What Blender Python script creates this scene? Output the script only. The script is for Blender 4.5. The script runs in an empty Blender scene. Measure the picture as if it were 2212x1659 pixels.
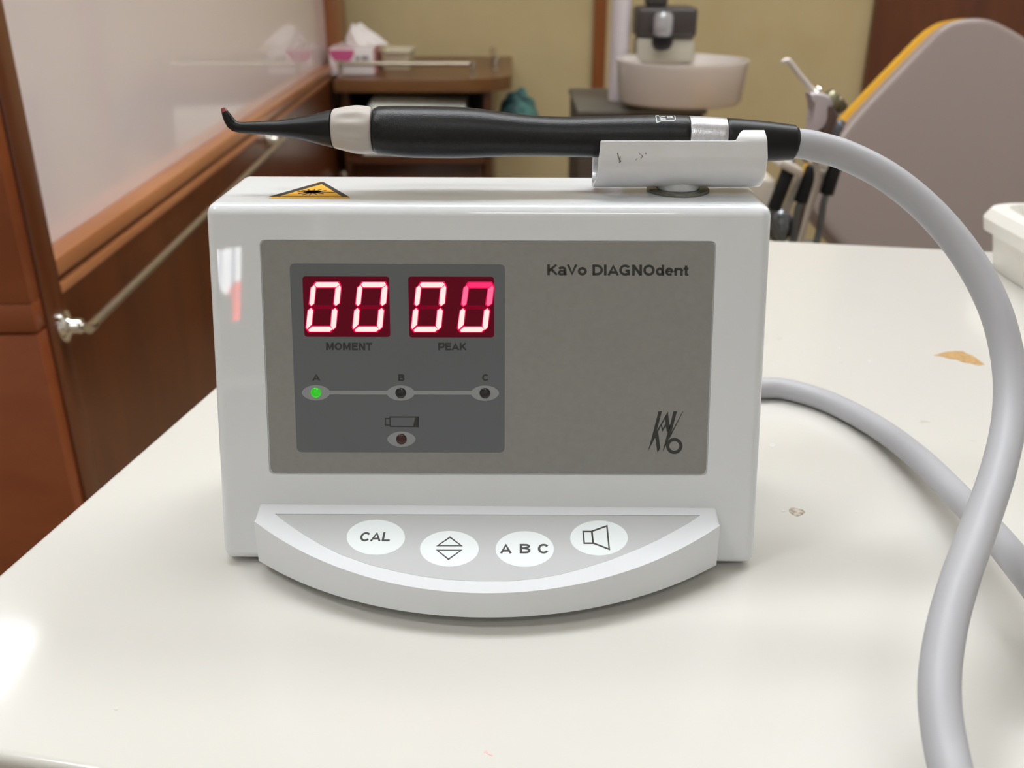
import bpy, bmesh, math, random
from mathutils import Vector, Matrix
random.seed(7)
sc = bpy.context.scene
COL = sc.collection
PI = math.pi

# ------------------------------------------------------------------ camera
TT = 0.760                       # height of the cart top above the floor
CAMZ = TT + 0.1885
FPX = 2060.0
PITCH = math.atan(922.0 / FPX)
cp, sp = math.cos(PITCH), math.sin(PITCH)
CAM = Vector((0, 0, CAMZ))
cd = bpy.data.cameras.new('camera')
cam = bpy.data.objects.new('camera', cd)
COL.objects.link(cam)
cam.location = CAM
cam.rotation_euler = (PI / 2 - PITCH, 0, 0)
cd.sensor_fit = 'HORIZONTAL'
cd.sensor_width = 36.0
cd.lens = FPX / 2212 * 36.0
cd.clip_start = 0.01
cd.dof.use_dof = True
cd.dof.focus_distance = 0.305
cd.dof.aperture_fstop = 17.0
sc.camera = cam

# ------------------------------------------------------------------ view, world
sc.view_settings.view_transform = 'Standard'
sc.view_settings.look = 'None'
sc.view_settings.gamma = 1
sc.view_settings.exposure = 0.12
sc.view_settings.use_curve_mapping = False
w = bpy.data.worlds.new('world')
sc.world = w
w.use_nodes = True
w.node_tree.nodes['Background'].inputs[0].default_value = (1, .97, .92, 1)
w.node_tree.nodes['Background'].inputs[1].default_value = 0.3
LAMP_STRENGTH = 15.2             # ceiling panels and the added fill panels
REFL_STRENGTH = 14.0            # added glow that reflects in the white housing
# name-free list: centre x, centre y, half x, half y of each ceiling panel; the last two are unseen fill, added to brighten
LAMPS = [(-1.62, 2.24, .16, .14), (-0.15, 0.84, .60, .19), (1.10, 1.40, .62, .18), (-0.95, 0.05, .30, .15), (0.10, -1.15, .26, .12)]
CEIL = 2.5


# ------------------------------------------------------------------ helpers
def lin(c):
    c = c / 255.0
    return c / 12.92 if c <= .04045 else ((c + .055) / 1.055) ** 2.4


def rgb(r, g, b):
    return (lin(r), lin(g), lin(b), 1)


def mat(name, col, rough=.5, metal=0, spec=.5, coat=0, coatr=.05, emis=None, estr=0, trans=0, alpha=1, sss=0, ior=1.5):
    m = bpy.data.materials.new(name)
    m.use_nodes = True
    b = m.node_tree.nodes['Principled BSDF']
    b.inputs['Base Color'].default_value = col
    b.inputs['Roughness'].default_value = rough
    b.inputs['Metallic'].default_value = metal
    b.inputs['Specular IOR Level'].default_value = spec
    b.inputs['Coat Weight'].default_value = coat
    b.inputs['Coat Roughness'].default_value = coatr
    b.inputs['IOR'].default_value = ior
    b.inputs['Transmission Weight'].default_value = trans
    b.inputs['Alpha'].default_value = alpha
    if sss:
        b.inputs['Subsurface Weight'].default_value = sss
        b.inputs['Subsurface Radius'].default_value = (.02, .02, .02)
        b.inputs['Subsurface Scale'].default_value = .3
    if emis:
        b.inputs['Emission Color'].default_value = emis
        b.inputs['Emission Strength'].default_value = estr
    return m


def N(m, t, **kw):
    n = m.node_tree.nodes.new(t)
    for k, v in kw.items():
        if hasattr(n, k):
            setattr(n, k, v)
        else:
            n.inputs[k].default_value = v
    return n


def L(m, a, ao, b, bo):
    m.node_tree.links.new(a.outputs[ao], b.inputs[bo])


def noisy(m, c1, c2, scale=(1, 1, 1), nscale=5.0, detail=6, bump=0.0, lo=.35, hi=.65, bscale=None, dist=0):
    """base colour mixed between two tones by an object-space noise"""
    b = m.node_tree.nodes['Principled BSDF']
    tc = N(m, 'ShaderNodeTexCoord')
    mp = N(m, 'ShaderNodeMapping')
    mp.inputs['Scale'].default_value = scale
    L(m, tc, 'Object', mp, 'Vector')
    no = N(m, 'ShaderNodeTexNoise')
    no.inputs['Scale'].default_value = nscale
    no.inputs['Detail'].default_value = detail
    no.inputs['Distortion'].default_value = dist
    L(m, mp, 'Vector', no, 'Vector')
    r = N(m, 'ShaderNodeValToRGB')
    r.color_ramp.elements[0].position = lo
    r.color_ramp.elements[0].color = c1
    r.color_ramp.elements[1].position = hi
    r.color_ramp.elements[1].color = c2
    L(m, no, 'Fac', r, 'Fac')
    L(m, r, 'Color', b, 'Base Color')
    if bump:
        n2 = no
        if bscale:
            n2 = N(m, 'ShaderNodeTexNoise')
            n2.inputs['Scale'].default_value = bscale
            L(m, tc, 'Object', n2, 'Vector')
        bp = N(m, 'ShaderNodeBump')
        bp.inputs['Strength'].default_value = bump
        bp.inputs['Distance'].default_value = .001
        L(m, n2, 'Fac', bp, 'Height')
        L(m, bp, 'Normal', b, 'Normal')
    return m


def origin_of(o):
    v = Vector((0, 0, 0))
    while o:
        v += o.location
        o = o.parent
    return v


def tag(o, label=None, cat=None, group=None, kind=None):
    if label: o['label'] = label
    if cat: o['category'] = cat
    if group: o['group'] = group
    if kind: o['kind'] = kind
    return o


def thing(name, loc, label, cat, group=None):
    o = bpy.data.objects.new(name, None)
    o.empty_display_size = .02
    o.location = loc
    COL.objects.link(o)
    return tag(o, label, cat, group)


def finish(me, smooth=40):
    if smooth:
        for p in me.polygons: p.use_smooth = True
        me.set_sharp_from_angle(angle=math.radians(smooth))


def obj(name, bm, m, parent=None, smooth=40, loc=None, wn=False, label=None):
    """links a bmesh given in WORLD coordinates as one object under parent (only locations are used in the chain)"""
    bmesh.ops.recalc_face_normals(bm, faces=bm.faces)
    o0 = origin_of(parent)
    base = Vector(loc) if loc is not None else o0
    for v in bm.verts: v.co -= base
    me = bpy.data.meshes.new(name)
    bm.to_mesh(me); bm.free()
    me.materials.append(m)
    finish(me, smooth)
    o = bpy.data.objects.new(name, me)
    COL.objects.link(o)
    o.location = base - o0
    if parent: o.parent = parent
    if wn:
        md = o.modifiers.new('normals', 'WEIGHTED_NORMAL'); md.keep_sharp = True
    if label: o['label'] = label
    return o


def BM(): return bmesh.new()


def faces(bm, vs, fs):
    v = [bm.verts.new(p) for p in vs]
    out = []
    for f in fs:
        try: out.append(bm.faces.new([v[i] for i in f]))
        except ValueError: pass
    return v, out


def hexa(bm, p, bev=0, seg=3):
    """p: 8 points, bottom loop then top loop"""
    v, f = faces(bm, p, [(0, 3, 2, 1), (4, 5, 6, 7), (0, 1, 5, 4), (1, 2, 6, 5), (2, 3, 7, 6), (3, 0, 4, 7)])
    if bev:
        es = list({e for q in f for e in q.edges})
        bmesh.ops.bevel(bm, geom=es, offset=bev, segments=seg, profile=.5, affect='EDGES')
    return bm


def box(bm, x0, x1, y0, y1, z0, z1, bev=0, seg=2):
    return hexa(bm, [(x0, y0, z0), (x1, y0, z0), (x1, y1, z0), (x0, y1, z0), (x0, y0, z1), (x1, y0, z1), (x1, y1, z1), (x0, y1, z1)], bev, seg)


def prism(bm, poly, up, bev=0, seg=2):
    """poly: planar loop of Vectors, extruded by vector up"""
    poly = [Vector(p) for p in poly]
    n = len(poly)
    a = [bm.verts.new(p) for p in poly]
    b = [bm.verts.new(p + up) for p in poly]
    fs = [bm.faces.new(a), bm.faces.new(b)]
    for i in range(n):
        fs.append(bm.faces.new([a[i], a[(i + 1) % n], b[(i + 1) % n], b[i]]))
    if bev:
        es = list({e for f in fs[:2] for e in f.edges})
        bmesh.ops.bevel(bm, geom=es, offset=bev, segments=seg, profile=.5, affect='EDGES')
    return bm


def catmull(pts, n=8):
    P = [Vector(p) for p in pts]
    P = [P[0] * 2 - P[1]] + P + [P[-1] * 2 - P[-2]]
    out = []
    for i in range(1, len(P) - 2):
        for k in range(n):
            t = k / n
            out.append(.5 * ((2 * P[i]) + (P[i + 1] - P[i - 1]) * t + (2 * P[i - 1] - 5 * P[i] + 4 * P[i + 1] - P[i + 2]) * t * t + (-P[i - 1] + 3 * P[i] - 3 * P[i + 1] + P[i + 2]) * t ** 3))
    out.append(P[-2])
    return out


def sweep(bm, path, radii, sides=24, caps=True, ripple=None, squash=1.0):
    """tube along a path with a radius for each point"""
    path = [Vector(p) for p in path]
    if not hasattr(radii, '__len__'): radii = [radii] * len(path)
    ref = None
    rings = []
    for i, p in enumerate(path):
        a = path[max(i - 1, 0)]; b = path[min(i + 1, len(path) - 1)]
        t = (b - a).normalized()
        if ref is None:
            ref = Vector((0, 0, 1)) if abs(t.z) < .9 else Vector((0, 1, 0))
        u = (ref - t * ref.dot(t)).normalized()
        ref = u
        v = t.cross(u)
        ring = []
        for k in range(sides):
            th = 2 * PI * k / sides
            r = radii[i] * (ripple(i, th) if ripple else 1)
            ring.append(bm.verts.new(p + u * math.cos(th) * r * squash + v * math.sin(th) * r))
        rings.append(ring)
    for i in range(len(rings) - 1):
        for k in range(sides):
            bm.faces.new([rings[i][k], rings[i][(k + 1) % sides], rings[i + 1][(k + 1) % sides], rings[i + 1][k]])
    if caps:
        bm.faces.new(rings[0][::-1]); bm.faces.new(rings[-1])
    return bm


def lathe(bm, prof, c=(0, 0, 0), axis=(0, 0, 1), sides=48, closed=False):
    """prof: list of (radius, height along the axis)"""
    ax = Vector(axis).normalized()
    u = ax.orthogonal().normalized(); v = ax.cross(u)
    c = Vector(c)
    rings = []
    for r, h in prof:
        if r < 1e-7:
            rings.append([bm.verts.new(c + ax * h)])
        else:
            rings.append([bm.verts.new(c + ax * h + (u * math.cos(2 * PI * k / sides) + v * math.sin(2 * PI * k / sides)) * r) for k in range(sides)])
    prs = list(zip(rings[:-1], rings[1:]))
    if closed: prs.append((rings[-1], rings[0]))
    for A, B in prs:
        for k in range(sides):
            k2 = (k + 1) % sides
            if len(A) == 1 and len(B) == 1: continue
            if len(A) == 1: bm.faces.new([A[0], B[k], B[k2]])
            elif len(B) == 1: bm.faces.new([A[k], A[k2], B[0]])
            else: bm.faces.new([A[k], A[k2], B[k2], B[k]])
    return bm


def cyl(bm, a, b, r, r2=None, sides=24):
    return sweep(bm, [a, b], [r, r if r2 is None else r2], sides)


def subd(o, n=2):
    m = o.modifiers.new('sub', 'SUBSURF'); m.levels = n; m.render_levels = n
    return o


# pixel of the 2212x1659 frame -> world direction / point on a true plane
def ray(px, py):
    a, b = (px - 1106.0) / FPX, (py - 829.5) / FPX
    return Vector((a, cp - b * sp, -sp - b * cp))


def hit(px, py, P, Nn):
    d = ray(px, py)
    t = (Vector(P) - CAM).dot(Nn) / d.dot(Nn)
    return CAM + d * t


def atY(px, py, Y): return hit(px, py, (0, Y, 0), Vector((0, 1, 0)))
def atZ(px, py, Z): return hit(px, py, (0, 0, Z), Vector((0, 0, 1)))
def atD(px, py, zc): return CAM + ray(px, py) * zc


class Plane:
    def __init__(s, P, n):
        s.P = Vector(P); s.n = Vector(n).normalized()

    def at(s, px, py, off=0.0):
        return hit(px, py, s.P, s.n) + s.n * off


def decal(bm, pl, pts, off, th):
    """closed pixel outline laid on plane pl as a thin prism from off to off+th"""
    prism(bm, [pl.at(x, y, off) for x, y in pts], pl.n * th)


def ell(cx, cy, rx, ry, n=40, rot=0):
    return [(cx + rx * math.cos(2 * PI * k / n), cy + ry * math.sin(2 * PI * k / n)) for k in range(n)]


def rrect(q, r, n=6):
    """rounded quad through four corner points (tl, tr, br, bl)"""
    out = []
    for i in range(4):
        p = Vector(q[i]); a = Vector(q[i - 1]); b = Vector(q[(i + 1) % 4])
        pa = p + (a - p).normalized() * r; pb = p + (b - p).normalized() * r
        for k in range(n + 1):
            t = k / n
            out.append(tuple((pa * (1 - t) ** 2 + p * 2 * t * (1 - t) + pb * t * t)))
    return out


def stroke_polys(pl, w, closed=False):
    """outline pieces (quads) for a polyline with mitred joins"""
    P = [Vector((p[0], p[1])) for p in pl]
    n = len(P)
    Lf, Rt = [], []
    for i in range(n):
        if closed: a, b = P[i - 1], P[(i + 1) % n]
        else: a, b = (P[i - 1] if i else None), (P[i + 1] if i < n - 1 else None)
        d1 = (P[i] - a).normalized() if a is not None else None
        d2 = (b - P[i]).normalized() if b is not None else None
        if d1 is None: d1 = d2
        if d2 is None: d2 = d1
        n1 = Vector((-d1.y, d1.x)); n2 = Vector((-d2.y, d2.x))
        mm = (n1 + n2)
        if mm.length < 1e-6: mm = n1
        mm.normalize()
        k = 1 / max(.45, mm.dot(n1))
        Lf.append(P[i] + mm * (w / 2 * k)); Rt.append(P[i] - mm * (w / 2 * k))
    out = []
    for i in range(n if closed else n - 1):
        j = (i + 1) % n
        out.append([tuple(Lf[i]), tuple(Lf[j]), tuple(Rt[j]), tuple(Rt[i])])
    return out


def arc(cx, cy, rx, ry, a0, a1, n=10):
    return [(cx + rx * math.cos(math.radians(a0 + (a1 - a0) * k / n)), cy + ry * math.sin(math.radians(a0 + (a1 - a0) * k / n))) for k in range(n + 1)]


# own stroke alphabet; cap height 1, x right, y up; strokes given on their centre line
def glyph(ch, w):
    h = w / 2
    x = .74                                    # x height
    if ch == 'K': return .98, [[(h + .05, 0), (h + .05, 1)], [(h + .05, .36), (.84, .985)], [(.36, .60), (.89, .015)]]
    if ch == 'V': return .93, [[(.10, 1), (.465, h * .6), (.83, 1)]]
    if ch == 'D': return 1.0, [[(.13, h), (.42, h)] + arc(.48, .5, .40, .5 - h, -80, 80, 12) + [(.42, 1 - h), (.13, 1 - h)], [(h + .07, 0), (h + .07, 1)]]
    if ch == 'I': return .39, [[(.195, 0), (.195, 1)]]
    if ch == 'A': return 1.0, [[(.09, 0), (.5, 1.0 - h * .6), (.91, 0)], [(.25, .29), (.75, .29)]]
    if ch == 'G': return 1.08, [arc(.54, .5, .41, .5 - h + .01, 38, 322, 20), [(.56, .44), (.96 - h, .44), (.96 - h, 0.02)]]
    if ch == 'N': return 1.0, [[(h + .07, 0), (h + .07, 1)], [(h + .09, .93), (.91 - h, .07)], [(.93 - h, 0), (.93 - h, 1)]]
    if ch == 'O': return 1.08, [('c', arc(.54, .5, .50 - h, .51 - h, 0, 345, 23))]
    if ch == 'C': return 1.0, [arc(.52, .5, .47 - h, .51 - h, 36, 324, 20)]
    if ch == 'M': return 1.15, [[(h + .07, 0), (h + .07, 1)], [(h + .09, .97), (.575, .14), (1.06 - h, .97)], [(1.08 - h, 0), (1.08 - h, 1)]]
    if ch == 'E': return .93, [[(.88, h), (h + .08, h), (h + .08, 1 - h), (.86, 1 - h)], [(.1, .52), (.82, .52)]]
    if ch == 'T': return .85, [[(.03, 1 - h), (.82, 1 - h)], [(.425, 0), (.425, .95)]]
    if ch == 'P': return .93, [[(.12, .40), (.50, .40)] + arc(.58, .69, .27, .29 - .0, -75, 75, 10) + [(.50, 1 - h), (.12, 1 - h)], [(h + .08, 0), (h + .08, 1)]]
    if ch == 'B': return 1.0, [[(.12, h), (.52, h)] + arc(.60, .30, .30, .30 - h, -75, 75, 10) + [(.5, .54), (.12, .54)], [(.5, .54)] + arc(.57, .75, .28, .25 - h, -75, 75, 10) + [(.5, 1 - h), (.12, 1 - h)], [(h + .08, 0), (h + .08, 1)]]
    if ch == 'L': return .85, [[(h + .08, 1), (h + .08, h), (.82, h)]]
    if ch == 'a': return .77, [arc(.36, .52, .27, .22 - h * .4, 160, 20, 8) + [(.64, .42), (.63, .15), (.70, .0)], [(.62, .42), (.34, .37)] + arc(.30, .22, .19, .16, 100, 300, 8) + [(.52, .12), (.62, .28)]]
    if ch == 'o': return .85, [('c', arc(.425, x / 2, .40 - h, x / 2 - h + .015, 0, 340, 18))]
    if ch == 'd': return .85, [('c', arc(.41, x / 2, .36 - h, x / 2 - h + .015, 0, 340, 18)), [(.79 - h, 0), (.79 - h, 1)]]
    if ch == 'e': return .77, [[(.08, .38), (.70, .38)] + arc(.385, x / 2, .36 - h, x / 2 - h + .015, 0, 315, 18)]
    if ch == 'n': return .85, [[(h + .06, 0), (h + .06, x)], [(h + .06, .40)] + arc(.43, .46, .33 - h * .3, x - h - .46, 165, 10, 8) + [(.79 - h, .42), (.79 - h, 0)]]
    if ch == 't': return .46, [[(.23, .96), (.23, .12), (.28, .07), (.44, h)], [(.0, x - h * .8), (.44, x - h * .8)]]
    return .39, []


def text_px(s, x0, x1, yb0, yb1, cap, w=.19, slant=0.0, skew=0.0):
    """polygons in pixel space; baseline runs from (x0,yb0) to (x1,yb1)"""
    tot = sum(glyph(c, w)[0] for c in s)
    k = (x1 - x0) / tot
    cur = 0
    out = []
    for c in s:
        adv, strokes = glyph(c, w)
        for st in strokes:
            closed = isinstance(st, tuple)
            pl = st[1] if closed else st
            for q in stroke_polys(pl, w, closed):
                qq = []
                for gx, gy in q:
                    gy = min(max(gy, -.02), 1.02)
                    t = (cur + gx) / tot
                    qq.append((x0 + (cur + gx) * k + slant * gy * cap, yb0 + (yb1 - yb0) * t - gy * cap + skew * 0))
                out.append(qq)
        cur += adv
    return out


def cut(o, cutters):
    """boolean-differences closed cutter bmeshes (world coords) out of o"""
    tmp = []
    for bm in cutters:
        bmesh.ops.recalc_face_normals(bm, faces=bm.faces)
        me = bpy.data.meshes.new('cut'); bm.to_mesh(me); bm.free()
        c = bpy.data.objects.new('cut', me); COL.objects.link(c)
        md = o.modifiers.new('b', 'BOOLEAN'); md.operation = 'DIFFERENCE'; md.solver = 'EXACT'; md.object = c
        tmp.append(c)
    bpy.context.view_layer.update()
    dg = bpy.context.evaluated_depsgraph_get()
    me = bpy.data.meshes.new_from_object(o.evaluated_get(dg))
    o.modifiers.clear()
    o.data = me
    for c in tmp: bpy.data.objects.remove(c, do_unlink=True)
    finish(me, 35)
    md = o.modifiers.new('normals', 'WEIGHTED_NORMAL'); md.keep_sharp = True
    return o


# ------------------------------------------------------------------ materials
M_white = mat('white_gloss_paint', rgb(232, 235, 238), .35, spec=.15, coat=.7, coatr=.02)
M_top = mat('white_laminate', rgb(238, 236, 231), .3, spec=.2, coat=.8, coatr=.09)
M_grey = noisy(mat('grey_faceplate', rgb(150, 148, 143), .42), rgb(143, 142, 138), rgb(147, 146, 142), nscale=400, bump=.08, bscale=2500)
M_dgrey = mat('dark_grey_print', rgb(102, 106, 109), .45)
M_lgrey = mat('light_grey_print', rgb(152, 155, 157), .45)
M_mem = mat('grey_membrane', rgb(196, 198, 198), .4, spec=.3)
M_key = mat('white_key_print', rgb(240, 247, 247), .4, spec=.3)
M_ink = mat('black_ink', rgb(50, 50, 48), .5)
M_ink2 = mat('soft_black_ink', rgb(52, 53, 54), .5)
M_seam = mat('dark_seam', rgb(60, 55, 48), .8)
M_redwin = mat('red_filter', rgb(58, 0, 16), .5, spec=.15, emis=(.42, .0, .03, 1), estr=.14)
M_seg = mat('lit_segment', rgb(200, 40, 60), .4, emis=(1.0, .76, .71, 1), estr=1.0)
M_segglow = mat('segment_glow', rgb(160, 0, 30), .5, spec=.1, emis=(.92, .0, .07, 1), estr=1.0)
M_segdim = mat('dim_segment', rgb(200, 0, 40), .4, emis=(1.0, .02, .14, 1), estr=1.0)
M_segmid = mat('half_lit_segment', rgb(200, 0, 40), .4, emis=(1.0, .13, .26, 1), estr=1.1)
M_segoff = mat('unlit_segment', rgb(90, 0, 24), .5, spec=.1, emis=(.5, .0, .035, 1), estr=.25)
M_green = mat('green_led', rgb(20, 150, 10), .25, emis=(.012, .50, .002, 1), estr=.7, coat=1)
M_led = mat('dark_led', rgb(38, 36, 36), .2)
M_ledr = mat('maroon_led', rgb(62, 34, 34), .2)
M_black = noisy(mat('black_grip', rgb(42, 44, 46), .36, spec=.4), rgb(12, 13, 15), rgb(20, 21, 24), nscale=900, bump=.12, bscale=2600)
M_black2 = mat('black_plastic', rgb(13, 13, 15), .4, spec=.35)
M_collar = mat('beige_silicone', rgb(196, 189, 182), .5)
M_silver = noisy(mat('satin_silver', rgb(200, 200, 204), .32, metal=.75), rgb(205, 205, 209), rgb(222, 222, 227), nscale=900, bump=.1, bscale=2500)
M_print = mat('white_print', rgb(215, 220, 220), .5)
M_hose = mat('grey_rubber', rgb(180, 180, 184), .45, spec=.4)
M_metal = noisy(mat('worn_steel', rgb(140, 140, 132), .38, metal=.85), rgb(105, 105, 96), rgb(175, 175, 165), nscale=160, bump=.2)
M_chrome = mat('chrome', rgb(225, 222, 215), .08, metal=1)
M_satin = mat('brushed_rod', rgb(196, 186, 168), .3, metal=.9)
M_yellow = mat('yellow_label', rgb(250, 185, 60), .4)
M_tip = mat('red_brown_tip', rgb(150, 75, 70), .25, coat=.4)
M_wood = noisy(mat('dark_wood', rgb(120, 62, 26), .34, coat=.25, coatr=.15), rgb(90, 43, 14), rgb(105, 53, 20), scale=(3, 3, .5), nscale=7, bump=.03)
M_woodred = noisy(mat('red_wood', rgb(140, 75, 40), .4, coat=.15, coatr=.2), rgb(134, 66, 30), rgb(146, 76, 37), scale=(1, 1, 2), nscale=11, bump=.03)
M_woodledge = noisy(mat('ledge_wood', rgb(176, 112, 62), .35, coat=.3, coatr=.15), rgb(176, 114, 70), rgb(192, 130, 84), scale=(2, .5, 2), nscale=9)
M_trim = noisy(mat('orange_trim_wood', rgb(150, 84, 34), .4, coat=.2), rgb(136, 76, 32), rgb(150, 88, 40), scale=(2, 2, .4), nscale=8)
M_woodcab = noisy(mat('walnut_cabinet', rgb(92, 50, 24), .35, coat=.2), rgb(70, 36, 16), rgb(88, 48, 22), scale=(.6, 3, 3), nscale=9)
M_woodtop = noisy(mat('cabinet_top_wood', rgb(140, 100, 60), .4, spec=.3, coat=.25, coatr=.1), rgb(112, 74, 42), rgb(126, 86, 50), scale=(.6, 3, 3), nscale=9)
M_board = mat('white_panel_gloss', rgb(242, 230, 228), .3, spec=.2, coat=.8, coatr=.035)
M_wall = noisy(mat('beige_wallpaper', rgb(206, 184, 138), .8), rgb(197, 177, 132), rgb(203, 184, 140), nscale=6, bump=.1, bscale=300)
M_wall2 = mat('white_wall_paint', rgb(224, 222, 216), .85)
M_ceil = mat('ceiling_paint', rgb(225, 222, 212), .9)
M_floor = noisy(mat('floor_vinyl', rgb(160, 140, 112), .5), rgb(150, 130, 102), rgb(170, 150, 122), nscale=4)
M_lamp = mat('lamp_diffuser', rgb(255, 255, 250), .5, emis=(.95, .975, 1, 1), estr=LAMP_STRENGTH)
M_refl = mat('added_reflection_glow', rgb(255, 255, 255), .5, emis=(.9, .94, 1, 1), estr=REFL_STRENGTH)  # added emitter for the bright reflection on the housing

# ------------------------------------------------------------------ room shell
RX0, RX1, RY0, RY1 = -2.3, 2.3, -1.7, 3.12


def struct(name, bm, m, parent=None, smooth=0):
    o = obj(name, bm, m, parent, smooth)
    if parent is None: o['kind'] = 'structure'
    return o


b = BM(); box(b, RX0, RX1, RY0, RY1, -.1, 0); struct('floor', b, M_floor)
b = BM(); box(b, RX0, RX1, RY0, RY1, CEIL, CEIL + .1); struct('ceiling', b, M_ceil)
b = BM(); box(b, RX0 - .1, RX1 + .1, RY1, RY1 + .1, -.1, CEIL + .1); struct('wall_back', b, M_wall)
b = BM(); box(b, RX0 - .1, RX0, RY0, RY1, -.1, CEIL + .1); struct('wall_left', b, M_wall2)
b = BM(); box(b, RX1, RX1 + .1, RY0, RY1, -.1, CEIL + .1); struct('wall_right', b, M_wall2)
b = BM(); box(b, RX0 - .1, RX1 + .1, RY0 - .1, RY0, -.1, CEIL + .1); struct('wall_front', b, M_wall2)
# door leaf at the top right and the slim upright trim of the back wall
xd = atY(1887, 0, RY1).x
b = BM(); box(b, xd, xd + .9, RY1 - .035, RY1 - .001, .005, 2.1, .004); struct('door_1', b, M_wood)
x0 = atY(1284, 0, RY1).x; x1 = atY(1311, 0, RY1).x
b = BM(); box(b, x0, x1, RY1 - .02, RY1 - .001, .002, CEIL - .002, .003); struct('trim_1', b, M_trim)

LAMP_TXT = ['small square ceiling light above the far end of the left cabinet', 'widest ceiling light, above the white cart', 'wide ceiling light above the dental chair', 'added fill panel at the left, brightening the unit face', 'added fill panel behind the camera, brightening upright faces']
for i, (cx, cy, hx, hy) in enumerate(LAMPS):
    t = thing('ceiling_or_fill_light', (cx, cy, CEIL), LAMP_TXT[i], 'light', 'ceiling lights above the room')
    b = BM(); box(b, cx - hx - .02, cx + hx + .02, cy - hy - .02, cy + hy + .02, CEIL - .03, CEIL - .001, .003); obj('frame', b, M_ceil, t, 0)
    b = BM(); box(b, cx - hx, cx + hx, cy - hy, cy + hy, CEIL - .034, CEIL - .0305); obj('diffuser', b, M_lamp, t, 0)

# ------------------------------------------------------------------ added glow behind the camera, shaped for the reflection in the white housing
WX0, WX1, WZ0, WZ1 = -.95, -.55, .95, 1.42
b = BM(); box(b, WX0 - .04, WX1 + .04, RY0 + .001, RY0 + .03, WZ0 - .04, WZ1 + .04, .004); refl_frame = struct('added_reflection_frame', b, M_white)
b = BM(); box(b, WX0 + .01, WX1 - .01, RY0 + .031, RY0 + .034, WZ0 + .01, WZ1 - .01); obj('reflection_glow', b, M_refl, refl_frame, 0)
# mask with a hole cut to the outline of the bright reflection
gap = [(-.790, 1.258), (-.716, 1.262), (-.715, 1.085), (-.733, 1.078), (-.744, 1.150), (-.757, 1.146), (-.785, 1.185)]
out_ = [(WX0 - .01, WZ1 + .01), (WX1 + .01, WZ1 + .01), (WX1 + .01, WZ0 - .01), (-.73, WZ0 - .01), (-.75, WZ0 - .01), (-.77, WZ0 - .01), (WX0 - .01, WZ0 - .01)]
b = BM()
for i in range(7):
    k = (i + 1) % 7
    prism(b, [(x, RY0 + .05, z) for x, z in (gap[i], gap[k], out_[k], out_[i])], Vector((0, .004, 0)))
obj('reflection_mask', b, mat('mask_cloth', rgb(190, 182, 168), .9), refl_frame, 0)
m = mat('salmon_filter', rgb(250, 110, 90), .8)
tr = N(m, 'ShaderNodeBsdfTranslucent'); tr.inputs['Color'].default_value = rgb(255, 120, 100)
m.node_tree.links.new(tr.outputs[0], m.node_tree.nodes['Material Output'].inputs['Surface'])
b = BM(); prism(b, [(x, RY0 + .042, z) for x, z in [(-.712, 1.07), (-.738, 1.07), (-.750, 1.160), (-.738, 1.178), (-.712, 1.178)]], Vector((0, .0005, 0))); obj('salmon_reflection_patch', b, m, refl_frame, 0)  # added salmon patch that tints the lower part of the reflection
m = mat('streak_filter', rgb(240, 240, 250), .8)
tr = N(m, 'ShaderNodeBsdfTransparent'); tr.inputs['Color'].default_value = (.62, .62, .70, 1)
m.node_tree.links.new(tr.outputs[0], m.node_tree.nodes['Material Output'].inputs['Surface'])
for xs_ in ((-.776, -.768), (-.742, -.733)):  # added strips that streak the reflection
    b = BM(); prism(b, [(x, RY0 + .046, z) for x, z in [(xs_[0], 1.1), (xs_[1], 1.1), (xs_[1], 1.27), (xs_[0], 1.27)]], Vector((0, .0005, 0))); obj('reflection_streak', b, m, refl_frame, 0)

# ------------------------------------------------------------------ cart (the white table top)
ya = math.radians(10.8)
tx = Vector((math.cos(ya), -math.sin(ya), 0)); ty = Vector((math.sin(ya), math.cos(ya), 0))
A = atZ(0, 1233, TT); Bp = atZ(462, 835.5, TT)          # on the left edge
Fp = atZ(30, 1641, TT); Kp = atZ(1900, 530, TT)          # on the front / back edge
s_front = (Fp - A).dot(ty); s_back = (Kp - A).dot(ty)
c00 = A + ty * s_front; c01 = A + ty * s_back
TWID = .95
cart = thing('utility_cart', (c00 + tx * (TWID / 2) + ty * (s_back - s_front) / 2).to_tuple()[:2] + (0,), 'white laminate-topped cart under the measuring device, with a chipped surface', 'table')


def tb(u, v, z): return (c00 + tx * u + ty * v).to_tuple()[:2] + (z,)


TD = s_back - s_front
b = BM(); hexa(b, [tb(0, 0, TT - .03), tb(TWID, 0, TT - .03), tb(TWID, TD, TT - .03), tb(0, TD, TT - .03), tb(0, 0, TT), tb(TWID, 0, TT), tb(TWID, TD, TT), tb(0, TD, TT)], .003, 4)
m = M_top
bs = m.node_tree.nodes['Principled BSDF']
tc = N(m, 'ShaderNodeTexCoord')
n1 = N(m, 'ShaderNodeTexNoise'); n1.inputs['Scale'].default_value = 4.0; n1.inputs['Detail'].default_value = 2
L(m, tc, 'Object', n1, 'Vector')
r1 = N(m, 'ShaderNodeValToRGB'); r1.color_ramp.elements[0].color = rgb(216, 213, 206); r1.color_ramp.elements[1].color = rgb(219, 217, 210)
L(m, n1, 'Fac', r1, 'Fac')
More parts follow.
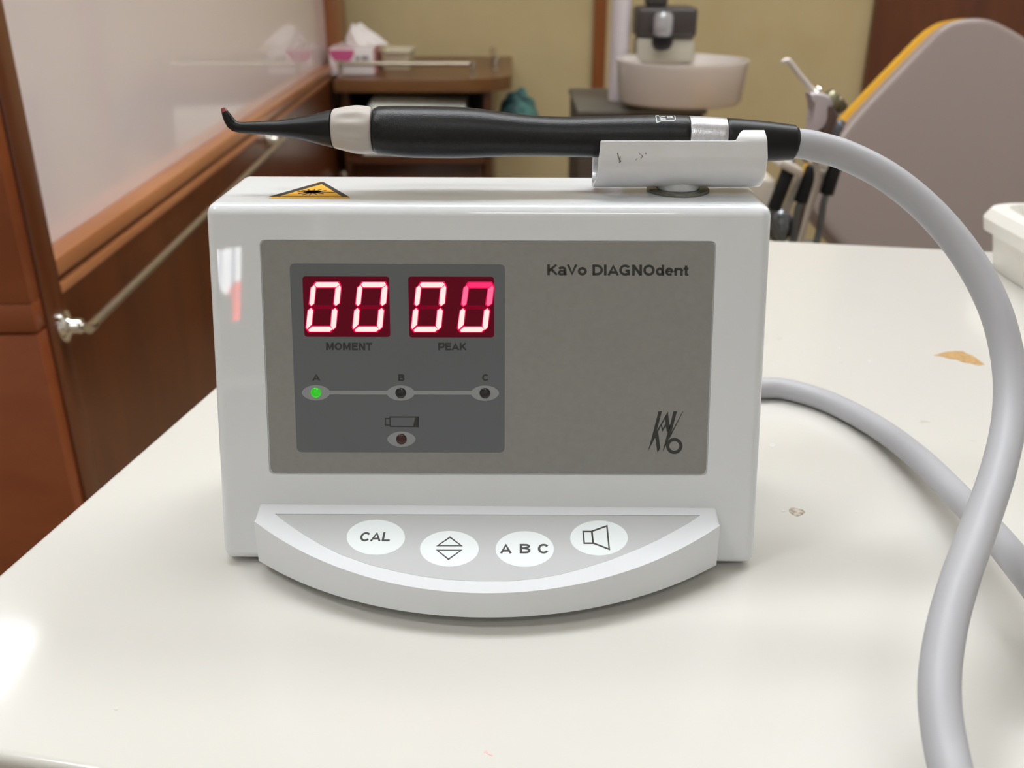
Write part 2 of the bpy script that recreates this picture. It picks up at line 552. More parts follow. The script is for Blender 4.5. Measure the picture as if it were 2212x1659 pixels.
# sparse specks of dirt
n2 = N(m, 'ShaderNodeTexNoise'); n2.inputs['Scale'].default_value = 70.0; n2.inputs['Detail'].default_value = 3
L(m, tc, 'Object', n2, 'Vector')
r2 = N(m, 'ShaderNodeValToRGB'); r2.color_ramp.elements[0].position = .735; r2.color_ramp.elements[0].color = (0, 0, 0, 1); r2.color_ramp.elements[1].position = .78; r2.color_ramp.elements[1].color = (.5, .5, .5, 1)
L(m, n2, 'Fac', r2, 'Fac')
mx = N(m, 'ShaderNodeMix', data_type='RGBA'); mx.inputs[7].default_value = rgb(190, 184, 172)
L(m, r2, 'Color', mx, 0); L(m, r1, 'Color', mx, 6)
m.node_tree.links.new(mx.outputs[2], bs.inputs['Base Color'])
obj('tabletop', b, M_top, cart, 40, wn=True)
b = BM(); hexa(b, [tb(.03, .03, TT - .32), tb(TWID - .03, .03, TT - .32), tb(TWID - .03, TD - .03, TT - .32), tb(.03, TD - .03, TT - .32), tb(.03, .03, TT - .0302), tb(TWID - .03, .03, TT - .0302), tb(TWID - .03, TD - .03, TT - .0302), tb(.03, TD - .03, TT - .0302)], .004)
obj('drawer_box', b, M_white, cart)
for u, v in ((.05, .05), (TWID - .08, .05), (TWID - .08, TD - .08), (.05, TD - .08)):
    b = BM(); cyl(b, tb(u, v, .001), tb(u, v, TT - .3202), .018); obj('leg', b, M_white, cart)
# chips in the laminate showing the board beneath
M_chip = noisy(mat('bare_board', rgb(205, 170, 112), .8), rgb(172, 136, 86), rgb(198, 162, 108), nscale=400, bump=.4)
tp = Plane((0, 0, TT), (0, 0, 1))
b = BM()
decal(b, tp, [(2017, 768), (2030, 764), (2045, 760), (2062, 758.5), (2080, 759), (2088, 764), (2100, 768), (2114, 778), (2127, 788), (2112, 789.5), (2095, 785), (2080, 783), (2067, 777), (2050, 775), (2035, 770)], .00002, .00012)
obj('chip', b, M_chip, cart, 0, label='larger tan chip in the white laminate')
b = BM()
decal(b, tp, [(1704, 1100), (1709, 1096.5), (1718, 1097), (1727, 1099), (1736, 1103), (1739, 1107), (1733, 1112), (1722, 1116), (1712, 1112), (1705, 1106)], .00002, .00012)
M_chip2 = noisy(mat('bare_spot', rgb(170, 160, 140), .8), rgb(150, 138, 112), rgb(215, 208, 196), nscale=500)
obj('chip', b, M_chip2, cart, 0, label='small grey-brown chip in the white laminate')
M_pinkmark = mat('pink_mark', rgb(232, 190, 188), .5)
b = BM()
for q in stroke_polys([(1046, 1626), (1050, 1622), (1054, 1628), (1064, 1632)], 3): decal(b, tp, q, .00002, .00006)
obj('pink_pen_mark', b, M_pinkmark, cart, 0)
M_smudge = mat('grey_smudge', rgb(214, 212, 208), .5)
for i, (x, y, rx, ry) in enumerate([(251, 1530, 6, 4), (1668, 962, 7, 5), (1880, 918, 5, 3), (1850, 1105, 4, 3), (1660, 1260, 2, 2), (1878, 780, 3, 2), (1814, 753, 2.5, 1.5), (1692, 1104, 5, 2)]):
    b = BM(); decal(b, tp, ell(x, y, rx, ry, 12), .00002, .00006); obj('smudge', b, M_smudge, cart, 0)

# ------------------------------------------------------------------ the measuring device
DY = math.radians(.94)
ex = Vector((math.cos(DY), -math.sin(DY), 0)); ey = Vector((math.sin(DY), math.cos(DY), 0)); ez = Vector((0, 0, 1))
LEAN = math.radians(13.7)
fz0 = .0016
Cb = atZ(1053.5, 1217, TT + fz0)                       # middle of the lower front edge
HW = .0899
dev = thing('dental_laser_unit', (Cb.x, Cb.y, TT), 'white wedge-shaped desktop dental measuring unit with a grey faceplate and lit red digits', 'medical device')


def D(u, v, z): return Vector((Cb.x, Cb.y, TT)) + ex * u + ey * v + ez * z   # device frame


H = .1171
yF = lambda z: (z - fz0) * math.tan(LEAN)
yB1 = yF(H) + .0450
b = BM()
hexa(b, [D(-HW, 0, fz0), D(HW, 0, fz0), D(HW, .078, fz0), D(-HW, .078, fz0), D(-HW, yF(H), H), D(HW, yF(H), H), D(HW, yB1, H), D(-HW, yB1, H)], .0035, 6)
housing = obj('housing', b, M_white, dev)
fn = -(ey * math.cos(LEAN)) + ez * math.sin(LEAN)
face = Plane(D(0, 0, fz0), fn)
plate_q = [(562, 519), (1546, 522), (1526, 1026), (583, 1023)]
b = BM(); prism(b, [face.at(x, y, -.0006) for x, y in rrect([(560.5, 517.5), (1547.5, 520.5), (1527.5, 1027.5), (581.5, 1024.5)], 13)], fn * .004)
cut(housing, [b])
b = BM(); decal(b, face, rrect([(563, 520), (1545, 523), (1525, 1024.5), (584.5, 1021.5)], 12), -.0006, .0004)
plate = obj('faceplate', b, M_grey, dev, 0)
PO = -.0002                                            # surface of the plate relative to the face
b = BM(); decal(b, face, rrect([(625, 569), (1091, 571), (1090, 978), (641, 977)], 12), PO, .00004); obj('display_field', b, M_dgrey, dev, 0)
DF = PO + .00004
# indicator line and the pale ellipses round the small lamps
b = BM()
decal(b, face, [(708, 844.3), (840, 844.6), (840, 852.6), (708, 852.3)], DF, .00003)
decal(b, face, [(891, 844.6), (1022, 845), (1022, 853), (891, 852.6)], DF, .00003)
obj('indicator_line', b, M_lgrey, dev, 0)
for (x, y, m, lb) in [(682.5, 848.5, M_green, 'glowing green indicator lamp'), (865.5, 849, M_led, None), (1047.5, 849.5, M_led, None), (867, 949, M_ledr, 'dark maroon low-battery lamp')]:
    b = BM()
    pts = []
    rx, ry = 30.5, 16.5
    for k in range(48):
        t = 2 * PI * k / 48
        pts.append((x + rx * math.copysign(abs(math.cos(t)) ** 1.0, math.cos(t)), y + ry * math.copysign(abs(math.sin(t)) ** 1.12, math.sin(t))))
    decal(b, face, pts, DF, .00004); e_ = obj('indicator_surround', b, M_lgrey, dev, 0)
    b = BM(); c = face.at(x, y, DF + .00004); r = (face.at(x + 11.6, y) - face.at(x, y)).length
    lathe(b, [(r * math.cos(a), .0006 * math.sin(a)) for a in [i * PI / 12 for i in range(6)]] + [(0, .0006)], c, fn, 28)
    obj('indicator_lamp', b, m, dev, 60, label=lb)
for s, xa, xb, ya_, yb_, cap, ww in [('MOMENT', 703, 804, 756.5, 757, 16.5, .25), ('PEAK', 945, 1008, 757, 757, 16.5, .25), ('A', 674.5, 691.5, 822.5, 822.5, 14.5, .24), ('B', 859, 874, 823, 823, 14.5, .24), ('C', 1040.5, 1056.5, 823, 823, 14.5, .24)]:
    b = BM()
    for q in text_px(s, xa, xb, ya_, yb_, cap, ww): decal(b, face, q, DF, .00003)
    obj('lettering', b, M_ink2, dev, 0)
b = BM()
for q in text_px('KaVo DIAGNOdent', 1181, 1488, 594.5, 596, 23.5, .225): decal(b, face, q, PO, .00003)
obj('lettering', b, M_ink, dev, 0)
# battery symbol
b = BM()
o_ = [(842, 901), (903.5, 901), (903, 922), (843, 921.5)]
for q in stroke_polys(o_, 2.6, True): decal(b, face, q, DF, .00003)
for q in stroke_polys([(843, 904), (832.5, 904), (832.5, 918.5), (843, 918.5)], 2.4): decal(b, face, q, DF, .00003)
decal(b, face, [(897, 901), (904, 901), (904, 922.5), (892, 922)], DF, .00003)
obj('battery_symbol', b, M_ink2, dev, 0)
# monogram in the lower right corner
b = BM()


def lg(*p):
    decal(b, face, [(1380 + x * 120 / 1531, 870 + y * 130 / 1659) for x, y in p], PO, .00003)


lg((545, 238), (636, 238), (500, 770), (440, 985), (245, 1362), (345, 1010))
lg((440, 985), (500, 770), (535, 790), (592, 1262), (520, 1380), (500, 1310), (462, 985))
lg((500, 770), (800, 250), (812, 290), (535, 800))
lg((720, 440), (800, 250), (850, 610), (900, 700), (800, 800), (775, 812), (745, 660))
lg((610, 620), (635, 600), (660, 700), (750, 570), (750, 655), (642, 812))
lg((955, 238), (1052, 238), (905, 810), (840, 960), (775, 1140), (652, 1362), (745, 1010), (800, 800), (870, 590))
lg((905, 810), (1210, 238), (1228, 240), (840, 1010), (830, 960))
for q in stroke_polys([(1380 + (980 + 183 * math.cos(t)) * 120 / 1531, 870 + (1195 + 178 * math.sin(t)) * 130 / 1659) for t in [2 * PI * k / 32 for k in range(32)]], 90 * .078, True): decal(b, face, q, PO, .00003)
obj('monogram', b, M_ink, dev, 0)

# the two readout windows with slanted seven-segment digits (sub-parts)
S8 = 550 / 1659.0
def z8(p): return (600 + p[0] * S8, 500 + p[1] * S8)
SEG = {'top': [(238, 346), (252, 331), (392, 331), (402, 346), (380, 364), (254, 364)],
       'top_left': [(236, 350), (247, 366), (236, 470), (218, 485), (206, 470), (216, 368)],
       'top_right': [(404, 350), (411, 366), (402, 466), (378, 485), (366, 470), (376, 372)],
       'bottom_left': [(216, 500), (229, 514), (221, 606), (190, 636), (185, 622), (196, 516)],
       'bottom_right': [(374, 500), (388, 516), (378, 622), (360, 640), (345, 616), (354, 514)],
       'bottom': [(198, 642), (224, 620), (340, 620), (356, 636), (338, 653), (206, 653)],
       'middle': [(222, 493), (236, 480), (366, 480), (378, 493), (362, 506), (232, 506)]}
for wi, (wq, digs) in enumerate([([(653, 597), (840.5, 597.5), (843, 728), (657.5, 727.5)], [(0, 0), (303, 0)]), ([(881.5, 597.5), (1067, 598), (1067.5, 729), (884, 729)], [(686, 1), (992, 2)])]):
    b = BM(); decal(b, face, rrect(wq, 7), DF, .00005)
    wd = obj('readout_window', b, M_redwin, dev, 0, label='dark red readout window showing two lit zeros')
    for di, (dx, dy) in enumerate(digs):
        sq = 1.0 - .0 * wi
        for nm, pts in SEG.items():
            pp = []
            for x, y in pts:
                # the face narrows a little downward
                ky = (y - 492) / 160.0
                pp.append(z8((x + dx - (3.5 * ky if dx > 900 else 0), y + dy)))
            cx = sum(p[0] for p in pp) / len(pp); cy = sum(p[1] for p in pp) / len(pp)
            if nm == 'middle':
                b = BM(); decal(b, face, pp, DF + .00005, .00002); obj('segment', b, M_segoff, wd, 0, label='unlit middle segment'); continue
            last = (wi == 1 and di == 1)
            mm = M_seg
            if last and nm == 'top': mm = M_segdim
            if last and nm in ('top_left', 'top_right'): mm = M_segmid
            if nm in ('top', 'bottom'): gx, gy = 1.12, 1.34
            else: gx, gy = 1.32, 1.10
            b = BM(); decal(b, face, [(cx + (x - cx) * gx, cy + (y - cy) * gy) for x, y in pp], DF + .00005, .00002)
            obj('segment_halo', b, M_segglow, wd, 0, label='red glow drawn round a lit segment')  # LED glow put in as an emissive shape under the core
            b = BM(); decal(b, face, pp, DF + .00008, .00004); obj('segment', b, mm, wd, 0)

# warning triangle on the top
topP = Plane(D(0, 0, H), ez)
wl = thing  # (kept short below)
b = BM(); decal(b, topP, rrect([(579, 428.5), (690, 393), (699, 393), (758, 429.5)], 3), .00001, .00006)
lab = obj('warning_label', b, M_yellow, dev, 0, label='yellow triangular laser warning sticker')
def tz(x, y): return (570 + x * 200 / 2212, 380 + y * 60 / 664)
b = BM()
outer = [tz(128, 497), tz(1350, 152), tz(1430, 152), tz(2060, 518)]
inner = [tz(370, 490), tz(1380, 200), tz(1385, 200), tz(1870, 498)]
for i in range(4):
    j = (i + 1) % 4
    decal(b, topP, [outer[i], outer[j], inner[j], inner[i]], .00007, .00003)
obj('border', b, M_ink, lab, 0)
b = BM()
decal(b, topP, [tz(1165 + 215 * math.cos(t) * (1 + .1 * math.cos(9 * t)), 388 + 42 * math.sin(t) * (1 + .1 * math.cos(9 * t))) for t in [2 * PI * k / 60 for k in range(60)]], .00007, .00003)
for (x, y) in [(800, 385), (810, 432), (910, 462), (1085, 474), (1275, 467), (1430, 436), (1495, 355), (1390, 322), (1228, 312), (1040, 320), (900, 345), (1700, 398)]:
    for q in stroke_polys([tz(1165, 388), tz(x, y)], 1.5): decal(b, topP, q, .00007, .00003)
obj('sunburst_symbol', b, M_ink, lab, 0)

# console: the crescent-shaped ledge with four membrane keys
cz0 = .0040
base_px = [(558, 1213), (619, 1247), (694, 1283), (798, 1312.6), (917, 1329), (1037, 1333.5), (1111, 1331), (1253, 1314.5), (1330, 1298), (1411, 1275), (1480, 1249), (1547, 1219)]
bp = [atZ(x, y, TT + cz0) for x, y in base_px]
def todev(P): q = P - Vector((Cb.x, Cb.y, TT)); return Vector((q.dot(ex), q.dot(ey), q.z))
bd = [todev(p) for p in bp]
uL, uR = bd[0].x, bd[-1].x
uc = (uL + uR) / 2; hwid = (uR - uL) / 2
# fit a smooth symmetric arc
import numpy as np
su = np.array([(p.x - uc) / hwid for p in bd]); sv = np.array([p.y for p in bd])
cf_ = np.linalg.lstsq(np.stack([np.ones_like(su), su ** 2, su ** 4], 1), sv, rcond=None)[0]
curve = [Vector((uc + hwid * math.sin(PI / 2 * t / 32), float(cf_[0] + cf_[1] * math.sin(PI / 2 * t / 32) ** 2 + cf_[2] * math.sin(PI / 2 * t / 32) ** 4), 0)) for t in range(-32, 33)]
zt_back, zt_front = .0212, .0131
tilt = math.atan((zt_back - zt_front) / .036)
# top plane: through the face line at height zt_back
pback = D(0, yF(zt_back), zt_back)
tn = (ez * math.cos(tilt) - ey * math.sin(tilt)).normalized()
conP = Plane(pback, tn)
def ztop(v): return zt_back - (yF(zt_back) - v) * math.tan(tilt)
b = BM()
loop = [(p.x, p.y) for p in curve]
lo_, hi_ = [], []
for (u, v) in loop:
    lo_.append(D(u, v, cz0)); hi_.append(D(u, v + .0002, ztop(v)))
lo_ += [D(uR, .014, cz0), D(uL, .014, cz0)]
hi_ += [D(uR, .014, ztop(.014)), D(uL, .014, ztop(.014))]
n = len(lo_)
va = [b.verts.new(p) for p in lo_]; vb = [b.verts.new(p) for p in hi_]
b.faces.new(va[::-1]); tf = b.faces.new(vb)
for i in range(n): b.faces.new([va[i], va[(i + 1) % n], vb[(i + 1) % n], vb[i]])
es = [e for e in tf.edges]
bmesh.ops.bevel(b, geom=es, offset=.0010, segments=4, profile=.5, affect='EDGES')
console = obj('console', b, M_white, dev)
mem_px = [(593.6, 1109.7)] + [(624, 1133), (655, 1154), (695, 1178), (738, 1199), (798, 1220), (858, 1235), (910, 1245), (962, 1252), (1030, 1255.5), (1100, 1255.5), (1160, 1250), (1210, 1241), (1253, 1230), (1320, 1209), (1380, 1185), (1420, 1167), (1459, 1146), (1488, 1130), (1512.6, 1113)]
b = BM(); prism(b, [conP.at(x, y, -.0005) for x, y in mem_px], tn * .004)
cut(console, [b])
cx_, cy_ = 1055, 1165
b = BM(); decal(b, conP, [(cx_ + (x - cx_) * .997, cy_ + (y - cy_) * .988 - .3) for x, y in mem_px], -.0005, .0003)
obj('keypad_membrane', b, M_mem, dev, 0)
KO = -.0002
keys = [(811.8, 1159.8, 63, 38, 'oval white key marked CAL'), (970.8, 1184.6, 63.5, 38.5, 'oval white key with up and down triangles'), (1133.5, 1185.2, 63, 38.5, 'oval white key marked A B C'), (1294, 1161.4, 62.3, 37.7, 'oval white key with a loudspeaker symbol')]
kob = []
for (x, y, rx, ry, lb) in keys:
    b = BM(); decal(b, conP, ell(x, y, rx, ry, 56), KO, .00005); kob.append(obj('key', b, M_key, dev, 0, label=lb))
KO2 = KO + .00005
b = BM()
for q in text_px('CAL', 775, 842, 1168.5, 1168.5, 19.5, .2, slant=.22): decal(b, conP, q, KO2, .00003)
obj('lettering', b, M_ink, kob[0], 0)
b = BM()
def k2(x, y): return (440 + x / 3.3515, 1050 + y / 3.3515)
for tri in ([k2(1783, 368), k2(1866, 430), k2(1692, 430)], [k2(1690, 462), k2(1864, 462), k2(1772, 528)]):
    for q in stroke_polys(tri, 3.1, True): decal(b, conP, q, KO2, .00003)
obj('arrow_symbol', b, M_ink, kob[1], 0)
b = BM()
for ch, xa, xb in (('A', 1080, 1105.5), ('B', 1120.5, 1146), ('C', 1160.5, 1187)):
    for q in text_px(ch, xa, xb, 1194.8, 1194.8, 20.5, .2): decal(b, conP, q, KO2, .00003)
obj('lettering', b, M_ink, kob[2], 0)
b = BM()
def k3(x, y): return (1000 + x / 3.16, 1050 + y / 3.16)
for pl, cl in (([k3(821, 308), k3(879, 308), k3(888, 388), k3(828, 388)], True), ([k3(881, 306), k3(983, 270), k3(999, 429), k3(889, 387)], True)):
    for q in stroke_polys(pl, 3.3, cl): decal(b, conP, q, KO2, .00003)
obj('speaker_symbol', b, M_ink, kob[3], 0)
# rubber feet
for u, v, ft in ((-.075, .01, .0015), (.075, .01, .0015), (-.075, .065, .0015), (.075, .065, .0015), (0, -.02, .0039)):
    b = BM(); cyl(b, D(u, v, .0001), D(u, v, ft), .005); obj('rubber_foot', b, M_black2, dev)

# cradle for the handpiece
PEN_Y = .3175                                           # world Y of the handpiece axis
def pen(px, py): return atY(px, py, PEN_Y)
stemC = topP.at(1464, 412)
zs = stemC.z
b = BM(); lathe(b, [(.0072, 0), (.0103, 0), (.0104, .0006), (.0101, .0009), (.0072, .0009)], stemC + ez * .0001, ez, 48, closed=True)
obj('socket_washer', b, M_metal, dev, 30)
Ycr = PEN_Y
chan_bot = atY(1464, 402, Ycr - .004).z
b = BM()
lathe(b, [(0, .0), (.0062, .0), (.0064, .0004), (.0064, .0008), (.0070, .0009), (.0070, .0046), (.0074, .0056), (.0085, .0064), (.006, .0075), (0, .0075)], stemC + ez * .0003, ez, 48)
cradle = None
# U channel built as a surface grid then thickened
hw_ = .0094                                             # half width of the channel
zr_top = atY(1450, 304, Ycr - hw_).z
z_bot = atY(1450, 401, Ycr - .003).z
z_tab = atY(1630, 284.5, Ycr - hw_ + .0033).z
def prof(k, top_z):
    """k 0..1 from the front lip down, round and up to the back lip"""
    r = hw_ * 1.13
    segs = []
    Lw = top_z - (z_bot + r)
    # the raised end lug leans inward above the lip line
    inn = lambda z: .0033 * max(0, z - zr_top) / (z_tab - zr_top)
    if k < .3: t = k / .3; return (-hw_ + (hw_ - r) * t + inn(top_z - Lw * t), top_z - Lw * t)
    if k > .7: t = (1 - k) / .3; return (hw_ - (hw_ - r) * t - inn(top_z - Lw * t), top_z - Lw * t)
    a = PI + (k - .3) / .4 * PI
    return (r * math.cos(a), z_bot + r + r * math.sin(a))
xl_top = atY(1297, 303, Ycr - hw_).x; xr_ = atY(1655, 300, Ycr - hw_).x
n0x = atY(1590, 300, Ycr - hw_).x; n1x = atY(1605, 300, Ycr - hw_).x
xl_bot = atY(1280, 395, Ycr - .003).x
xr_bot = atY(1641, 400, Ycr - .003).x
NU, NV = 60, 40
vs = []
bmc = BM()
for i in range(NU + 1):
    row = []
    for j in range(NV + 1):
        k = j / NV
        # depth down the channel 0 at the lip, 1 at the bottom
        s = 1 - abs(2 * k - 1)
        s2 = s ** 2.2
        xl = xl_top + (xl_bot - xl_top) * s2; xr = xr_ + (xr_bot - xr_) * s
        u = i / NU
        x = xl + (xr - xl) * u
        tz_ = zr_top
        if x > n1x: tz_ = z_tab
        elif x > n0x: tz_ = zr_top + (z_tab - zr_top) * (x - n0x) / (n1x - n0x)
        y, z = prof(k, tz_)
        row.append(bmc.verts.new((x, Ycr + y, z)))
    vs.append(row)
for i in range(NU):
    for j in range(NV):
        bmc.faces.new([vs[i][j], vs[i + 1][j], vs[i + 1][j + 1], vs[i][j + 1]])
holder = obj('handpiece_cradle', bmc, noisy(mat('worn_white_plastic', rgb(226, 226, 228), .28, coat=.5), rgb(228, 228, 230), rgb(234, 234, 236), nscale=60), dev, 60)
md = holder.modifiers.new('s', 'SOLIDIFY'); md.thickness = .0017; md.offset = 0
md = holder.modifiers.new('b', 'BEVEL'); md.width = .0005; md.segments = 3; md.limit_method = 'ANGLE'; md.angle_limit = math.radians(50)
obj('stem', b, M_white, holder, 40)
# scuffs on the cradle front
b = BM()
lean_ = math.atan((hw_ * .13) / (zr_top - z_bot - hw_ * 1.13))
cf = Plane((0, Ycr - hw_ - .00092, zr_top), (0, -math.cos(lean_), math.sin(lean_)))
M_scuff = mat('dark_scuff', rgb(120, 120, 118), .7)
for pl, w_ in (([(1334, 330), (1336, 340), (1341, 350)], 2.5), ([(1340, 338), (1338, 352)], 1.8), ([(1385, 334), (1388, 338), (1384, 342)], 1.6), ([(1394, 330), (1396, 333)], 2), ([(1373, 346), (1377, 342)], 1.2), ([(1380, 330), (1383, 334)], 1.2)):
    for q in stroke_polys(pl, w_): decal(b, cf, q, 0, .00005)
obj('scuff_marks', b, M_scuff, holder, 0)

# ------------------------------------------------------------------ handpiece
hp = thing('dental_handpiece', pen(1100, 294), 'black pen-like dental handpiece with a bent tip and beige collar, lying in the white cradle', 'dental tool')
pen_pts = [(517, 275.5, 11.3), (545, 276, 13), (580, 276.5, 15), (607, 277, 17), (640, 277, 22.5), (664, 277.5, 27), (690, 278, 33.5), (717, 278, 40), (740, 278.6, 45), (768, 280, 50), (790, 281.2, 50), (804, 282, 47.5),
           (808, 281.5, 48), (813, 281.7, 50), (850, 283.4, 52.5), (887, 285, 54), (947, 286, 54), (990, 286.6, 53.5), (1037, 288, 51), (1100, 291.5, 45.8), (1160, 294, 42.5), (1219, 295.5, 42), (1270, 295.6, 43), (1330, 295.6, 44.5), (1398, 296, 46.2), (1440, 296.6, 46.8), (1483, 298, 46.6),
           (1523, 300, 46.5), (1565, 302, 46), (1610, 304, 44.5), (1658, 306, 42), (1690, 307.2, 39), (1716, 308, 36.5), (1722, 308.3, 34)]
def pen_at(x):
    for a, c in zip(pen_pts[:-1], pen_pts[1:]):
        if a[0] <= x <= c[0]:
            t = (x - a[0]) / (c[0] - a[0])
            return a[1] + (c[1] - a[1]) * t, a[2] + (c[2] - a[2]) * t
    return pen_pts[-1][1:] if x > 1700 else pen_pts[0][1:]
def smooth_pen(xs):
    out = []
    P3 = catmull([(x, y, r) for x, y, r in pen_pts], 6)
    for x in xs:
        for a, c in zip(P3[:-1], P3[1:]):
            if a.x <= x <= c.x + 1e-6:
                t = (x - a.x) / max(c.x - a.x, 1e-6); out.append((x, a.y + (c.y - a.y) * t, a.z + (c.z - a.z) * t)); break
    return out
def pen_part(name, xa, xb, n, m, shrink0=None, shrink1=None, ripple=None, label=None, parent=None):
    xs = [xa + (xb - xa) * k / n for k in range(n + 1)]
    rows = smooth_pen(xs)
    path, rad = [], []
    for i, (x, y, r) in enumerate(rows):
        p = pen(x, y); zc = (p - CAM).dot(Vector((0, cp, -sp)))
        path.append(p); rad.append(r / FPX * zc)
    # softly rounded ends
    for s, k0 in ((shrink0, 0), (shrink1, -1)):
        if s:
            d = (path[1] - path[0]).normalized() * (1 if k0 == 0 else -1)
            p0, r0 = path[k0], rad[k0]
            extra_p = [p0, p0 + d * s * .25, p0 + d * s]; extra_r = [r0 - s, r0 - s * .35, r0]
            if k0 == 0: path = extra_p + path[1:]; rad = extra_r + rad[1:]
            else: path = path[:-1] + extra_p[::-1]; rad = rad[:-1] + extra_r[::-1]
    bm = BM(); sweep(bm, path, rad, 64, True, ripple)
    return obj(name, bm, m, parent or hp, 45, label=label)
pen_part('grip', 807, 1483, 60, M_black, .0008, .0003)
pen_part('ring', 1483.5, 1563.5, 8, M_silver, .0002, .0002, label='satin silver ring')
pen_part('tail_sleeve', 1564, 1722, 18, M_black2, .0003, .0012)
NC = 24
pen_part('collar', 718.5, 806, NC, M_collar, .0008, .0008, ripple=lambda i, th: 1 + .04 * math.sin(PI * min(max((i - 3) / (NC - 3.0), 0), 1)) * (math.cos(th * 10 + .6) - .6), label='beige fluted collar')
# conical neck and the bent tip as one swept part
xs = [516, 530, 545, 560, 580, 600, 620, 640, 660, 680, 700, 717.8]
rows = smooth_pen([max(x, 517) for x in xs])
path = []; rad = []
tipd = [(482.5, 235, 4.2), (485, 241, 7), (489, 249, 9.2), (494, 258, 10.6), (500, 267, 11.5), (507, 272.5, 11.8)]
for x, y, r in tipd[1:] + [(517.5, 275.3, 11.4)] + rows[1:]:
    p = pen(x, y); path.append(p); rad.append(r / FPX * (p - CAM).dot(Vector((0, cp, -sp))))
b = BM(); sweep(b, path, rad, 40)
obj('neck', b, M_black2, hp, 50)
b = BM(); p0, p1, p2 = pen(481.6, 233), pen(483, 237), pen(485.2, 241.6)
s_ = .318 / FPX
sweep(b, [p0, p1, p2], [4.2 * s_, 5.6 * s_, 6.9 * s_], 24)
obj('tip', b, M_tip, hp, 30, label='reddish translucent tip')
# white marks printed on the curved surface
def pen_surf(x, y):
    cy, r = pen_at(x)
    c = pen(x, cy); zc = (c - CAM).dot(Vector((0, cp, -sp))); R = r / FPX * zc + .00004
    d = ray(x, y)
    # nearest hit with the cylinder along X through c
    oy, oz = CAM.y - c.y, CAM.z - c.z
    A_ = d.y ** 2 + d.z ** 2; B_ = oy * d.y + oz * d.z; C_ = oy ** 2 + oz ** 2 - R * R
    disc = max(B_ * B_ - A_ * C_, 0)
    t = (-B_ - math.sqrt(disc)) / A_
    return CAM + d * t
def marks(lines, wpx, name):
    bm = BM()
    for pl in lines:
        fine = []
        for a, c in zip(pl[:-1], pl[1:]):
            for k in range(4): fine.append((a[0] + (c[0] - a[0]) * k / 4, a[1] + (c[1] - a[1]) * k / 4))
        fine.append(pl[-1])
        for q in stroke_polys(fine, wpx):
            vs_ = [bm.verts.new(pen_surf(*p)) for p in q]
            bm.faces.new(vs_)
    o = obj(name, bm, M_print, hp, 0)
    md = o.modifiers.new('s', 'SOLIDIFY'); md.thickness = .00004; md.offset = 0
def p3(x, y): return (470 + x * 360 / 2212, 220 + y * 130 / 799)
marks([[p3(1120, 208), p3(1085, 228), p3(1272, 226)], [p3(1205, 188), p3(1190, 226)]], 1.3, 'letter_mark')
marks([[p3(1425, 140), p3(1402, 190), p3(1408, 280)], [p3(1358, 215), p3(1408, 284), p3(1445, 195)]], 1.5, 'arrow_mark')
def p2_(x, y): return (1390 + x * 110 / 2212, 235 + y * 50 / 1005)
marks([[p2_(530, 300), p2_(560, 420), p2_(590, 600), p2_(780, 520), p2_(1310, 520), p2_(1385, 450), p2_(1370, 340), p2_(1340, 295)], [p2_(530, 300), p2_(670, 300)]], 1.7, 'badge_outline')
marks([[p2_(680, 320), p2_(700, 345)], [p2_(700, 390), p2_(760, 350), p2_(950, 330), p2_(960, 310)], [p2_(700, 400), p2_(830, 400), p2_(960, 400)], [p2_(720, 465), p2_(980, 462)], [p2_(740, 440), p2_(850, 420), p2_(960, 430)],
       [p2_(1030, 320), p2_(1060, 385), p2_(1130, 390), p2_(1200, 370), p2_(1290, 375)], [p2_(1060, 345), p2_(1270, 335)]], 1.1, 'badge_lettering')

# ------------------------------------------------------------------ hose
def PZ(x, y, zc): return atD(x, y, zc)
HR = .00485
tail = pen(1722, 308.3); zt = (tail - CAM).dot(Vector((0, cp, -sp)))
hose_pts = [PZ(1700, 307, zt), PZ(1722, 309.5, zt), PZ(1760, 316, zt), PZ(1830, 337, .3125), PZ(1920, 384, .3115), PZ(2010, 458, .3095), PZ(2090, 555, .306), PZ(2150, 670, .3015), PZ(2179, 790, .297), PZ(2180, 900, .290), PZ(2158, 1010, .279), PZ(2118, 1130, .265), PZ(2074, 1250, .250), PZ(2042, 1370, .238), PZ(2029, 1490, .227), PZ(2042, 1610, .217), PZ(2074, 1730, .207)]
# out of the frame it drops over the front edge, loops back and comes up on the top again
e1 = hose_pts[-1]
hose_pts += [PZ(2130, 1850, .203), PZ(2290, 1940, .203), PZ(2470, 1800, .215), PZ(2480, 1580, .246), PZ(2390, 1440, .266)]
low_px = [(2294, 1335), (2212, 1234), (2145, 1153), (2077, 1081), (1985, 990), (1890, 920), (1790, 868), (1700, 841), (1645, 838), (1590, 842), (1530, 850)]
low = []
lift = [.016, .013, .0105, .0075, .0040, .001, 0, 0, 0, 0, 0]
for (x, y), l in zip(low_px, lift): low.append(atZ(x, y, TT + HR + .0002 + l))
low += [Vector((.066, .402, TT + HR + .002)), Vector((.048, .378, TT + .011)), D(.050, .0787, .013)]
hose_pts += low
hp_path = catmull(hose_pts, 10)
b = BM(); sweep(b, hp_path, [HR * (1.0 - .04 * max(0, 1 - i / 20)) for i in range(len(hp_path))], 32)
tag(obj('rubber_hose', b, M_hose, None, 60, loc=low[-1]), 'thick light grey hose arching from the black handpiece and lying behind the white unit', 'hose')

